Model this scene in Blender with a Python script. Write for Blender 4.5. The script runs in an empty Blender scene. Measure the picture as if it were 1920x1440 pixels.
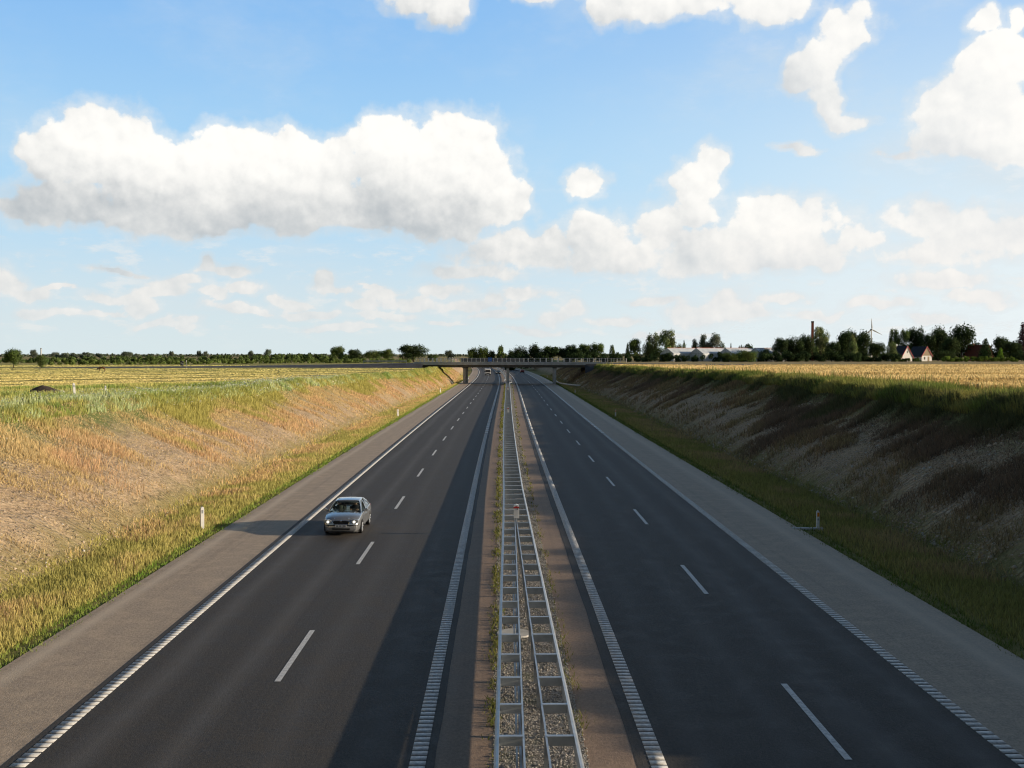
import bpy, bmesh, math, random
import numpy as np
from mathutils import Vector, Matrix

R = math.radians
scene = bpy.context.scene
COL = scene.collection
rng = np.random.default_rng(7)
random.seed(7)

# ------------------------------------------------------------------ camera
CAM_H = 8.1
F = 2037.0                      # focal length in pixels of the 1920 wide photograph
cam_d = bpy.data.cameras.new("camera")
cam_d.sensor_width = 36.0
cam_d.lens = 36.0 * F / 1920.0
cam_d.clip_start = 0.5
cam_d.clip_end = 30000
cam = bpy.data.objects.new("camera", cam_d)
COL.objects.link(cam)
cam.location = (0, 0, CAM_H)
cam.rotation_euler = (R(90 - 1.575), 0, R(-0.5625))
scene.camera = cam

# ------------------------------------------------------------------ sun, exposure
SUN_EL, SUN_AZ = 12.6, -4.0      # degrees above the horizon; degrees forward of due right (+X)
sd = Vector((math.cos(R(SUN_EL)) * math.cos(R(SUN_AZ)), math.cos(R(SUN_EL)) * math.sin(R(SUN_AZ)), math.sin(R(SUN_EL))))
sun_d = bpy.data.lights.new("sun", 'SUN')
sun_d.energy = 5.0
sun_d.angle = R(0.5)
sun_d.color = (1.0, 0.85, 0.66)
sun = bpy.data.objects.new("sun", sun_d)
COL.objects.link(sun)
sun.location = (60, 20, 40)
sun.rotation_euler = sd.to_track_quat('Z', 'Y').to_euler()
scene.view_settings.view_transform = 'Standard'
scene.view_settings.look = 'None'
scene.view_settings.gamma = 1.0
scene.view_settings.exposure = 0.0
scene.view_settings.use_curve_mapping = False
scene.cycles.filter_width = 1.1
scene.cycles.max_bounces = 6
scene.cycles.diffuse_bounces = 3
scene.cycles.transparent_max_bounces = 12
scene.cycles.use_denoising = True

# ------------------------------------------------------------------ node helper
class NT:
    def __init__(self, nt):
        self.nt = nt; self.n = nt.nodes; self.l = nt.links
    def new(self, t, **kw):
        nd = self.n.new(t)
        for k, v in kw.items(): setattr(nd, k, v)
        return nd
    def put(self, sock, v):
        if hasattr(v, 'is_output') or isinstance(v, bpy.types.NodeSocket): self.l.new(v, sock)
        elif v is not None: sock.default_value = v
    def m(self, op, a, b=None, c=None, clamp=False):
        nd = self.new('ShaderNodeMath', operation=op, use_clamp=clamp)
        self.put(nd.inputs[0], a)
        if b is not None: self.put(nd.inputs[1], b)
        if c is not None: self.put(nd.inputs[2], c)
        return nd.outputs[0]
    def v(self, op, a, b=None, scale=None):
        nd = self.new('ShaderNodeVectorMath', operation=op)
        self.put(nd.inputs[0], a)
        if b is not None: self.put(nd.inputs[1], b)
        if scale is not None: self.put(nd.inputs['Scale'], scale)
        return nd.outputs['Value'] if op in ('LENGTH', 'DOT_PRODUCT', 'DISTANCE') else nd.outputs[0]
    def xyz(self, x=0.0, y=0.0, z=0.0):
        nd = self.new('ShaderNodeCombineXYZ')
        for s, q in zip(nd.inputs, (x, y, z)): self.put(s, q)
        return nd.outputs[0]
    def sep(self, a):
        nd = self.new('ShaderNodeSeparateXYZ'); self.put(nd.inputs[0], a); return nd.outputs
    def noise(self, vec, scale, detail=3, rough=0.5, dist=0.0, out=0):
        nd = self.new('ShaderNodeTexNoise')
        self.put(nd.inputs['Vector'], vec)
        self.put(nd.inputs['Scale'], scale); self.put(nd.inputs['Detail'], detail)
        self.put(nd.inputs['Roughness'], rough); self.put(nd.inputs['Distortion'], dist)
        return nd.outputs[out]
    def voro(self, vec, scale, feature='F1', detail=0, out=0, rnd=1.0):
        nd = self.new('ShaderNodeTexVoronoi', feature=feature)
        self.put(nd.inputs['Vector'], vec); self.put(nd.inputs['Scale'], scale)
        self.put(nd.inputs['Detail'], detail); self.put(nd.inputs['Randomness'], rnd)
        return nd.outputs[out]
    def mr(self, x, a, b, c=0.0, d=1.0, smooth=True):
        nd = self.new('ShaderNodeMapRange', interpolation_type='SMOOTHSTEP' if smooth else 'LINEAR')
        self.put(nd.inputs[0], x)
        for i, q in enumerate((a, b, c, d)): self.put(nd.inputs[i + 1], q)
        return nd.outputs[0]
    def mix(self, f, a, b, blend='MIX'):
        nd = self.new('ShaderNodeMix', data_type='RGBA', blend_type=blend)
        self.put(nd.inputs[0], f)
        for s, q in ((nd.inputs[6], a), (nd.inputs[7], b)):
            if isinstance(q, (tuple, list)): q = tuple(q) + (1,) if len(q) == 3 else tuple(q)
            self.put(s, q)
        return nd.outputs[2]
    def bump(self, h, strength=0.5, dist=0.05):
        nd = self.new('ShaderNodeBump')
        self.put(nd.inputs['Height'], h); nd.inputs['Strength'].default_value = strength
        nd.inputs['Distance'].default_value = dist
        return nd.outputs[0]

# ------------------------------------------------------------------ world: clear evening sky
def sky_pt(px, py):
    az = math.atan((px - 940) / F)
    el = math.atan((664 - py) / F * math.cos(az))
    return az * F, el * F
SKY_S = 0.05
def build_world():
    w = bpy.data.worlds.new("World"); scene.world = w
    w.use_nodes = True
    N = NT(w.node_tree)
    N.n.clear()
    out = N.new('ShaderNodeOutputWorld'); bg = N.new('ShaderNodeBackground')
    N.l.new(bg.outputs[0], out.inputs[0])
    sky = N.new('ShaderNodeTexSky', sky_type='NISHITA', sun_disc=False)
    sky.sun_elevation = R(SUN_EL); sky.sun_rotation = R(90 - SUN_AZ)
    sky.air_density = 1.0; sky.dust_density = 0.6; sky.ozone_density = 2.0
    tc = N.new('ShaderNodeTexCoord')
    x, y, z = N.sep(tc.outputs['Generated'])
    az = N.m('ARCTAN2', x, y); el = N.m('ARCSINE', z)
    base = N.mix(1.0, sky.outputs[0], (SKY_S * 1.0, SKY_S * .95, SKY_S * .95), 'MULTIPLY')
    # bright air low down on the side away from the zenith, palest at the horizon and towards the sun
    low = N.mix(N.mr(el, 0.0, 0.17), (0.69, 0.795, 0.82), (0.42, 0.69, 0.93))
    low = N.mix(N.mr(el, 0.13, 0.33), low, (0.255, 0.515, 0.885))
    sunw = N.m('MULTIPLY', N.mr(az, -0.15, 0.55), N.mr(el, 0.36, 0.0, 0.25, 1.0))
    low = N.mix(N.m('MULTIPLY', sunw, 0.85), low, (0.87, 0.93, 0.945))
    f = N.m('MULTIPLY', N.mr(el, 0.80, 0.34), N.mr(N.m('ABSOLUTE', N.m('SUBTRACT', az, 0.1)), 1.5, 0.65))
    f2 = N.m('MULTIPLY', N.mr(el, 0.40, 0.0), 0.18)
    f = N.m('MAXIMUM', f, f2)
    N.l.new(N.mix(f, base, low), bg.inputs[0])
    w.cycles.sampling_method = 'MANUAL'
    w.cycles.sample_map_resolution = 512
build_world()

# the cloud deck of the sky: a shell eight kilometres out, carrying the thickness of the cumulus; the outline, lumps and light are nodes
CLOUDS = [
     (190,288,112,84),(106,298,66,58),(300,335,115,78),(150,388,140,50),(50,388,56,24),(440,302,92,70),(540,310,80,74),
     (470,388,205,72),(330,408,215,50),(610,335,85,74),(740,300,100,86),(850,308,122,94),(922,372,70,74),(820,402,160,64),
     (690,395,120,60),(965,470,118,42),(890,506,105,20),(1010,478,85,34),(1040,455,50,34),
     (795,-2,82,46),(940,-16,70,24),(1000,-10,80,30),(842,14,52,50),(1060,-16,120,30),(1150,4,75,52),(1300,-8,190,50),(1440,12,86,44),(1235,10,70,42),
     (1098,348,48,32),(1322,308,42,46),(1300,352,62,56),(1278,402,68,34),(1450,424,118,62),(1510,412,78,46),(1400,470,205,58),(1580,462,80,34),
     (1530,486,88,26),(1300,488,125,32),(1118,444,68,58),(1165,480,130,36),(1230,440,60,40),
     (1578,72,60,50),(1602,42,36,32),(1540,104,56,40),(1510,134,52,46),(1487,160,42,26),(1530,176,40,34),(1556,205,34,40),(1590,236,48,18),
     (1862,126,66,64),(1830,208,105,76),(1905,250,120,76),(1775,264,70,38),(1690,292,48,12),
     (1740,416,68,40),(1825,438,100,50),(1905,444,72,40),(1780,480,130,26),(1775,527,86,22),(1832,40,32,25),(1910,42,24,28),
     (10,532,42,36),(58,555,44,15),(390,498,22,20),(430,510,66,14),(300,548,68,15),(402,550,32,15),(262,578,34,20),
     (612,524,24,22),(632,542,30,12),(548,563,42,15),(682,567,40,17),(780,567,80,18),(880,563,68,17),(926,552,22,14),
     (1072,576,30,26),(1042,592,34,17),(1150,601,60,10),(1296,586,52,34),(1372,576,68,36),(1408,597,56,18),
     (240,513,66,7),(700,529,36,5),(1500,279,42,10),(1625,68,16,22),(330,530,60,16),(470,540,50,14),(720,545,50,16),(840,540,60,16),(990,545,60,16),(210,560,50,14),(450,580,70,14),(590,585,60,12),(720,590,70,12),(930,585,60,12),(1230,560,60,14),(1480,560,60,14),(1540,590,60,12),(1650,575,60,14),(1850,560,60,16),(1750,600,70,12),(100,590,60,12),(300,610,80,10),(640,612,90,9),(1000,615,80,9),(1250,625,80,8),(350,600,40,8),(500,590,30,8),(180,590,50,6),(840,600,40,7),(960,565,24,10),(120,545,30,5)]
def build_clouds():
    azs = np.radians(np.concatenate([np.linspace(-62, -28, 18), np.arange(-27.8, 27.81, .16), np.linspace(28, 62, 18)]))
    els = np.radians(np.concatenate([np.arange(-.4, 19.2, .14), np.linspace(19.5, 34, 14)]))
    AZ, EL = np.meshgrid(azs, els, indexing='ij')
    Px, Py = AZ * F, EL * F
    def mass(x, y):
        wx = x + 46 * (fbm(x, y, 95, 91, 3) - .5) + 26 * (fbm(x, y, 30, 95, 3) - .5)
        wy = y + 34 * (fbm(x, y, 95, 93, 3) - .5) + 20 * (fbm(x, y, 30, 97, 3) - .5)
        h = np.full(x.shape, -3.0)
        for (bx, by, rx, ry) in CLOUDS:
            cx, cy = sky_pt(bx, by)
            dy = wy - cy
            r2 = ((wx - cx) / rx) ** 2 + (dy / np.where(dy > 0, ry, ry * .82)) ** 2
            d = np.clip(ry / 60, .72, 1.25) * (1 - r2)
            k = .20; hh = np.clip(.5 + .5 * (d - h) / k, 0, 1)
            h = h * (1 - hh) + d * hh + k * hh * (1 - hh)
        return np.maximum(h, -1.0)
    m0 = mass(Px, Py)
    sc = np.interp(EL, [.03, .08, .15], [.22, .5, 1.0])
    def soft(a, sig):
        k = np.exp(-.5 * (np.arange(-3 * sig, 3 * sig + 1) / sig) ** 2); k /= k.sum(); r = len(k) // 2
        for ax in (0, 1):
            p = np.pad(a, [(r, r) if q == ax else (0, 0) for q in (0, 1)], mode='edge')
            a = sum(k[i] * np.take(p, np.arange(a.shape[ax]) + i, axis=ax) for i in range(len(k)))
        return a
    ms = soft(m0, 9)
    m1 = soft(mass(Px + 40 * sc, Py + 80 * sc), 9)
    Rr = 9000.0
    V = np.stack([np.sin(AZ) * np.cos(EL) * Rr, np.cos(AZ) * np.cos(EL) * Rr, np.sin(EL) * Rr + CAM_H], -1).reshape(-1, 3)
    na, ne = AZ.shape; idx = np.arange(na * ne).reshape(na, ne)
    Fc = np.stack([idx[:-1, :-1], idx[:-1, 1:], idx[1:, 1:], idx[1:, :-1]], -1).reshape(-1, 4)
    m = bpy.data.materials.new("cloud_deck"); m.use_nodes = True
    N = NT(m.node_tree); N.n.clear()
    out = N.new('ShaderNodeOutputMaterial')
    a0 = N.new('ShaderNodeAttribute', attribute_name='thick').outputs['Fac']
    a1 = N.new('ShaderNodeAttribute', attribute_name='thick_sunward').outputs['Fac']
    as_ = N.new('ShaderNodeAttribute', attribute_name='thick_soft').outputs['Fac']
    pos = N.new('ShaderNodeTexCoord').outputs['Object']
    x, y, z = N.sep(pos)
    az = N.m('ARCTAN2', x, y); el = N.m('DIVIDE', z, Rr)
    P = N.xyz(N.m('MULTIPLY', az, F), N.m('MULTIPLY', el, F))
    def detail(v):
        b = N.m('SUBTRACT', 0.42, N.voro(v, 0.030, 'SMOOTH_F1', 3.0))
        n = N.m('SUBTRACT', N.noise(v, 0.013, 9, 0.60), 0.5)
        return N.m('ADD', N.m('MULTIPLY', b, 1.0), N.m('MULTIPLY', n, 2.2))
    d0 = detail(P); d1 = detail(N.v('ADD', P, (9.0, 13.0, 0)))
    D0 = N.m('ADD', N.m('ADD', a0, d0), 0.26)
    D1 = N.m('ADD', a1, d1)
    cs = N.mr(D0, -0.35, 0.65)
    lit0 = N.m('SUBTRACT', as_, a1)
    cover = N.m('ADD', N.m('MULTIPLY', cs, N.mr(lit0, 0.3, -0.1)), N.m('MULTIPLY', N.mr(D0, -0.20, 0.50), N.mr(lit0, -0.1, 0.3)))
    halo = N.m('MULTIPLY', N.mr(N.m('ADD', D0, N.m('MULTIPLY', N.m('SUBTRACT', N.noise(P, 0.03, 6, 0.65), 0.5), 1.6)), -1.3, 0.35), 0.52)
    cover = N.m('MAXIMUM', cover, halo)
    lit = N.m('ADD', N.m('MULTIPLY', N.m('SUBTRACT', as_, a1), 0.60), N.m('ADD', N.m('MULTIPLY', N.m('SUBTRACT', d0, d1), 0.30), N.m('MULTIPLY', N.m('SUBTRACT', N.noise(P, 0.0080, 3, 0.5), N.mr(el, 0.03, 0.12, 0.38, 0.5)), N.mr(el, 0.03, 0.12, 0.7, 1.3))))
    shade = N.mr(lit, -0.78, 0.80)
    elw = N.mr(el, 0.03, 0.15); sunside = N.mr(az, -0.1, 0.45)
    dark = N.mix(elw, (0.56, 0.63, 0.67), (0.44, 0.475, 0.505))
    dark = N.mix(sunside, dark, (0.72, 0.745, 0.765))
    bright = N.mix(elw, (1.0, 0.955, 0.90), (1.06, 1.035, 0.985))
    col = N.mix(shade, dark, bright)
    low = N.noise(N.v('MULTIPLY', P, (0.0125, 0.034, 1)), 1.0, 6, 0.62)
    lowm = N.m('MULTIPLY', N.mr(low, 0.47, 0.68), N.m('MULTIPLY', N.mr(el, 0.008, 0.025), N.mr(el, 0.125, 0.085)))
    bank = N.noise(N.v('MULTIPLY', P, (0.0042, 0.019, 1)), 1.0, 6, 0.6)
    bankm = N.m('MULTIPLY', N.mr(bank, 0.46, 0.66), N.m('MULTIPLY', N.mr(el, 0.004, 0.03), N.mr(el, 0.16, 0.09)))
    lowm = N.m('MAXIMUM', N.m('MULTIPLY', lowm, 0.50), N.m('MULTIPLY', bankm, 0.30))
    veil = N.m('MULTIPLY', N.mr(N.noise(N.v('MULTIPLY', P, (0.0026, 0.0046, 1)), 1.0, 6, 0.6), 0.44, 0.74), N.mr(az, -0.1, 0.4, 0.22, 0.55))
    thin = N.m('MAXIMUM', lowm, veil)
    fade = N.mr(el, 0.0, 0.06, 0.80, 0.98)
    cover = N.m('MULTIPLY', cover, fade)
    col = N.mix(cover, N.mix(N.mr(low, 0.50, 0.66), (0.70, 0.765, 0.80), (0.88, 0.855, 0.82)), col)
    alpha = N.m('MAXIMUM', cover, thin)
    alpha = N.m('MULTIPLY', alpha, N.mr(N.m('ABSOLUTE', az), 1.05, 0.8))
    alpha = N.m('MULTIPLY', alpha, N.mr(el, 0.58, 0.40))
    em = N.new('ShaderNodeEmission'); N.put(em.inputs[0], col)
    tr = N.new('ShaderNodeBsdfTransparent')
    mx = N.new('ShaderNodeMixShader'); N.put(mx.inputs[0], alpha); N.l.new(tr.outputs[0], mx.inputs[1]); N.l.new(em.outputs[0], mx.inputs[2])
    N.l.new(mx.outputs[0], out.inputs[0])
    m.cycles.emission_sampling = 'NONE'
    o = np_mesh("sky", V, Fc, m, {'thick': np.minimum(m0 * 1.7, 1.15 + .1 * m0).ravel(), 'thick_soft': ms.ravel(), 'thick_sunward': m1.ravel()}, smooth=True)
    structure(o)

# ------------------------------------------------------------------ numbers that shape the land
def sstep(x):
    x = np.clip(x, 0, 1); return x * x * (3 - 2 * x)
_tab = np.random.default_rng(3).random((256, 256))
def vnoise(x, y, s=1.0, seed=0):
    x = np.asarray(x, float) / s + seed * 17.31; y = np.asarray(y, float) / s + seed * 5.77
    xi = np.floor(x).astype(int); yi = np.floor(y).astype(int)
    fx = x - xi; fy = y - yi
    fx = fx * fx * (3 - 2 * fx); fy = fy * fy * (3 - 2 * fy)
    a = _tab[xi & 255, yi & 255]; b = _tab[(xi + 1) & 255, yi & 255]
    c = _tab[xi & 255, (yi + 1) & 255]; d = _tab[(xi + 1) & 255, (yi + 1) & 255]
    return (a * (1 - fx) + b * fx) * (1 - fy) + (c * (1 - fx) + d * fx) * fy
def fbm(x, y, s, seed=0, o=4):
    r = 0; a = 0.5; t = 0
    for i in range(o):
        r = r + a * vnoise(x, y, s / 2 ** i, seed + i); t += a; a *= 0.5
    return r / t

def cl(Y):                       # the motorway's centre line: straight, a slight shift right, then a bend to the left
    Y = np.asarray(Y, float)
    return 1.1 * sstep((Y - 60) / 260) - 6.3e-5 * np.maximum(Y - 330, 0) ** 2
LE, RE = -12.9, 13.85            # outer edges of the hard shoulders
def l_toe(Y):  return np.interp(Y, [0, 100, 160, 234, 290, 320, 400, 800], [-17.2, -17.2, -16.6, -15.6, -14.2, -14.2, -16, -16])
def l_crest(Y): return np.interp(Y, [0, 60, 90, 155, 230, 285, 320, 400, 800], [-27.3, -27.3, -26.6, -24.6, -21.0, -18.6, -18.6, -22, -24])
def l_z(Y):    return np.interp(Y, [0, 60, 90, 155, 230, 290, 400, 900], [4.95, 4.95, 4.8, 4.5, 4.25, 4.4, 4.4, 4.5])
def r_toe(Y):  return np.interp(Y, [0, 200, 290, 320, 400, 800], [18.6, 18.6, 17.0, 17.0, 18, 18])
def r_crest(Y): return np.interp(Y, [0, 70, 113, 187, 267, 320, 400, 800], [28.0, 28.0, 29.6, 28.2, 25.2, 24, 27, 28])
def r_z(Y):    return np.interp(Y, [0, 70, 113, 187, 267, 400, 900], [5.44, 5.44, 5.44, 5.0, 4.75, 5.0, 5.0])
def l_field(Y): return np.interp(Y, [0, 65, 110, 136, 215, 290, 900], [-110, -80, -51, -34.7, -20.6, -19.6, -26])     # edge of the mown field
def r_field(Y): return np.interp(Y, [0, 77, 130, 190, 270, 900], [34, 33.5, 32.6, 30.6, 27, 30])
def zone(X, Y):                  # t: -3 left field edge, -2 crest, -1 toe, 0 road, 1 toe, 2 crest, 3 field edge
    u = X - cl(Y)
    lt, lc, lf = l_toe(Y), l_crest(Y), l_field(Y)
    lf = np.minimum(lf, lc - 0.8)
    rt, rc, rf = r_toe(Y), r_crest(Y), r_field(Y)
    rf = np.maximum(rf, rc + 0.8)
    t = np.zeros_like(u)
    t = np.where(u < LE, -(LE - u) / (LE - lt), t)
    t = np.where(u < lt, -1 - (lt - u) / (lt - lc), t)
    t = np.where(u < lc, -2 - (lc - u) / (lc - lf), t)
    t = np.where(u < lf, -3 - (lf - u) / 40.0, t)
    t = np.where(u > RE, (u - RE) / (rt - RE), t)
    t = np.where(u > rt, 1 + (u - rt) / (rc - rt), t)
    t = np.where(u > rc, 2 + (u - rc) / (rf - rc), t)
    t = np.where(u > rf, 3 + (u - rf) / 40.0, t)
    return t
def ground_z(X, Y):
    X = np.asarray(X, float); Y = np.asarray(Y, float)
    t = zone(X, Y)
    zl, zr = l_z(Y), r_z(Y)
    flat = np.where(X - cl(Y) < 0, zl, zr)
    far = sstep((Y - 760) / 200)
    a = np.abs(t)
    ditch = -0.05 - 0.22 * sstep(a)
    s = np.clip(a - 1, 0, 1)
    prof = s + 0.045 * np.sin(s * 2 * math.pi)          # a little hollow at the foot and a rounded brow
    zc = -0.27 + (flat + 0.27) * prof
    z = np.where(a <= 1, ditch, np.where(a <= 2, zc, flat))
    rough = (fbm(X, Y, 9, 1) - 0.5) * 0.9 * np.clip(np.minimum(s, 1) * 1.2, 0, 1) * np.clip(1.25 - np.maximum(a - 2, 0), 0.25, 1)
    rough *= np.clip(1.3 - np.abs(Y) / 800, 0, 1)
    z = z + rough * np.where(a > 1, 1, 0)
    z = np.where(a > 2, z + (fbm(X, Y, 60, 5) - 0.5) * 0.5 * np.clip((a - 2.2), 0, 1), z)
    zr_far = np.interp(np.abs(X), [0, 200, 600, 3000, 9000], [4.7, 4.7, 4.6, 4.0, 3.0])
    return z * (1 - far) + zr_far * far
def gz(x, y): return float(ground_z(np.array([x]), np.array([y]))[0])
def at(px, py, Y):               # a point at distance Y seen at photograph pixel (px, py)
    return Vector(((px - 940) / F * Y, Y, CAM_H - (py - 664) / F * Y))

# ------------------------------------------------------------------ mesh building
class MB:
    def __init__(self): self.v = []; self.f = []
    def add(self, vs, fs):
        o = len(self.v); self.v.extend([tuple(q) for q in vs]); self.f.extend([tuple(i + o for i in q) for q in fs]); return self
    def box(self, x0, x1, y0, y1, z0, z1):
        return self.add([(x0,y0,z0),(x1,y0,z0),(x1,y1,z0),(x0,y1,z0),(x0,y0,z1),(x1,y0,z1),(x1,y1,z1),(x0,y1,z1)],
                        [(0,3,2,1),(4,5,6,7),(0,1,5,4),(1,2,6,5),(2,3,7,6),(3,0,4,7)])
    def quad(self, a, b, c, d): return self.add([a, b, c, d], [(0, 1, 2, 3)])
    def tube(self, p0, p1, r0, r1=None, n=8, cap=True):
        r1 = r0 if r1 is None else r1
        p0, p1 = Vector(p0), Vector(p1); ax = (p1 - p0).normalized()
        up = Vector((0, 0, 1)) if abs(ax.z) < 0.9 else Vector((1, 0, 0))
        a = ax.cross(up).normalized(); b = ax.cross(a)
        vs = []
        for (p, r) in ((p0, r0), (p1, r1)):
            for i in range(n):
                th = 2 * math.pi * i / n
                vs.append(p + a * (r * math.cos(th)) + b * (r * math.sin(th)))
        fs = [(i, (i + 1) % n, n + (i + 1) % n, n + i) for i in range(n)]
        if cap: fs += [tuple(range(n - 1, -1, -1)), tuple(range(n, 2 * n))]
        return self.add(vs, fs)
    def prism(self, poly, d0, d1, axis='y'):   # polygon in the plane across axis, pulled from d0 to d1
        n = len(poly)
        def P(q, d): return {'y': (q[0], d, q[1]), 'x': (d, q[0], q[1]), 'z': (q[0], q[1], d)}[axis]
        vs = [P(q, d0) for q in poly] + [P(q, d1) for q in poly]
        fs = [(i, (i + 1) % n, n + (i + 1) % n, n + i) for i in range(n)] + [tuple(range(n - 1, -1, -1)), tuple(range(n, 2 * n))]
        return self.add(vs, fs)
    def loft(self, rings, close=True, caps=True):
        n = len(rings[0]); vs = [p for r in rings for p in r]; fs = []
        for k in range(len(rings) - 1):
            for i in range(n if close else n - 1):
                j = (i + 1) % n
                fs.append((k * n + i, k * n + j, (k + 1) * n + j, (k + 1) * n + i))
        if caps and close: fs += [tuple(range(n - 1, -1, -1)), tuple(range((len(rings) - 1) * n, len(rings) * n))]
        return self.add(vs, fs)
    def build(self, name, mat, parent=None, smooth=False, bevel=0.0, fix=True):
        me = bpy.data.meshes.new(name)
        me.from_pydata(self.v, [], self.f); me.update()
        if fix:
            bm = bmesh.new(); bm.from_mesh(me); bmesh.ops.recalc_face_normals(bm, faces=bm.faces); bm.to_mesh(me); bm.free()
        if mat is not None: me.materials.append(mat)
        o = bpy.data.objects.new(name, me); COL.objects.link(o)
        if parent is not None: o.parent = parent
        if smooth:
            me.polygons.foreach_set('use_smooth', [True] * len(me.polygons))
        if bevel > 0:
            b = o.modifiers.new("bevel", 'BEVEL'); b.width = bevel; b.segments = 2; b.limit_method = 'ANGLE'; b.angle_limit = R(35)
        return o

def np_mesh(name, verts, faces, mat, attrs=None, colors=None, smooth=False):
    verts = np.asarray(verts, np.float32); faces = np.asarray(faces, np.int32)
    k = faces.shape[1]
    me = bpy.data.meshes.new(name)
    me.vertices.add(len(verts)); me.vertices.foreach_set('co', verts.ravel())
    me.loops.add(faces.size); me.loops.foreach_set('vertex_index', faces.ravel())
    me.polygons.add(len(faces))
    me.polygons.foreach_set('loop_start', np.arange(0, faces.size, k, dtype=np.int32))
    if smooth: me.polygons.foreach_set('use_smooth', np.ones(len(faces), bool))
    me.update(calc_edges=True)
    for nm, a in (attrs or {}).items():
        at_ = me.attributes.new(nm, 'FLOAT', 'POINT'); at_.data.foreach_set('value', np.asarray(a, np.float32))
    if colors is not None:
        c4 = np.ones((len(verts), 4), np.float32); c4[:, :3] = colors
        at_ = me.attributes.new('tint', 'FLOAT_COLOR', 'POINT'); at_.data.foreach_set('color', c4.ravel())
    if mat is not None: me.materials.append(mat)
    o = bpy.data.objects.new(name, me); COL.objects.link(o)
    return o

def tag(o, label, cat, group=None):
    o['label'] = label; o['category'] = cat
    if group: o['group'] = group
    return o
def thing(name, label, cat, loc=(0, 0, 0), rz=0.0, group=None):
    o = bpy.data.objects.new(name, None); COL.objects.link(o)
    o.empty_display_size = 0.2
    o.location = loc; o.rotation_euler = (0, 0, rz)
    return tag(o, label, cat, group)
def structure(o): o['kind'] = 'structure'; return o
def stuff(o, label=None, cat=None):
    o['kind'] = 'stuff'
    if label: o['label'] = label
    if cat: o['category'] = cat
    return o
def dup(root, loc, rz, label=None, group=None, scale=None):
    r = root.copy(); COL.objects.link(r); r.location = loc; r.rotation_euler = (0, 0, rz)
    if scale is not None: r.scale = scale
    if label: r['label'] = label
    if group: r['group'] = group
    for ch in list(root.children):
        c = ch.copy(); COL.objects.link(c); c.parent = r
        for g in list(ch.children):
            d = g.copy(); COL.objects.link(d); d.parent = c
    return r

# ------------------------------------------------------------------ materials
def mat(name, base, rough=0.6, metal=0.0, var=0.12, vscale=3.0, spec=0.5, bump=0.0, bscale=30.0, emit=None, coat=0.0):
    m = bpy.data.materials.new(name); m.use_nodes = True
    N = NT(m.node_tree); bs = N.n['Principled BSDF']
    tc = N.new('ShaderNodeTexCoord').outputs['Object']
    n1 = N.noise(tc, vscale, 4, 0.6)
    lo = tuple(c * (1 - var) for c in base); hi = tuple(min(1, c * (1 + var)) for c in base)
    N.put(bs.inputs['Base Color'], N.mix(N.mr(n1, 0.3, 0.7), lo, hi))
    bs.inputs['Roughness'].default_value = rough; bs.inputs['Metallic'].default_value = metal
    bs.inputs['Specular IOR Level'].default_value = spec
    bs.inputs['Coat Weight'].default_value = coat
    if bump > 0: N.put(bs.inputs['Normal'], N.bump(N.noise(tc, bscale, 3, 0.6), bump, 0.02))
    if emit:
        bs.inputs['Emission Color'].default_value = tuple(emit[:3]) + (1,); bs.inputs['Emission Strength'].default_value = emit[3]
    return m

def mat_leaf(name, trans=0.3, gain=1.0, attr='tint'):
    m = bpy.data.materials.new(name); m.use_nodes = True
    N = NT(m.node_tree); N.n.clear()
    out = N.new('ShaderNodeOutputMaterial')
    at_ = N.new('ShaderNodeAttribute', attribute_name=attr)
    c = N.mix(1.0, at_.outputs['Color'], (gain, gain, gain), 'MULTIPLY')
    d = N.new('ShaderNodeBsdfDiffuse'); t = N.new('ShaderNodeBsdfTranslucent')
    N.put(d.inputs[0], c); N.put(t.inputs[0], c)
    mx = N.new('ShaderNodeMixShader'); mx.inputs[0].default_value = trans
    N.l.new(d.outputs[0], mx.inputs[1]); N.l.new(t.outputs[0], mx.inputs[2]); N.l.new(mx.outputs[0], out.inputs[0])
    return m

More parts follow.
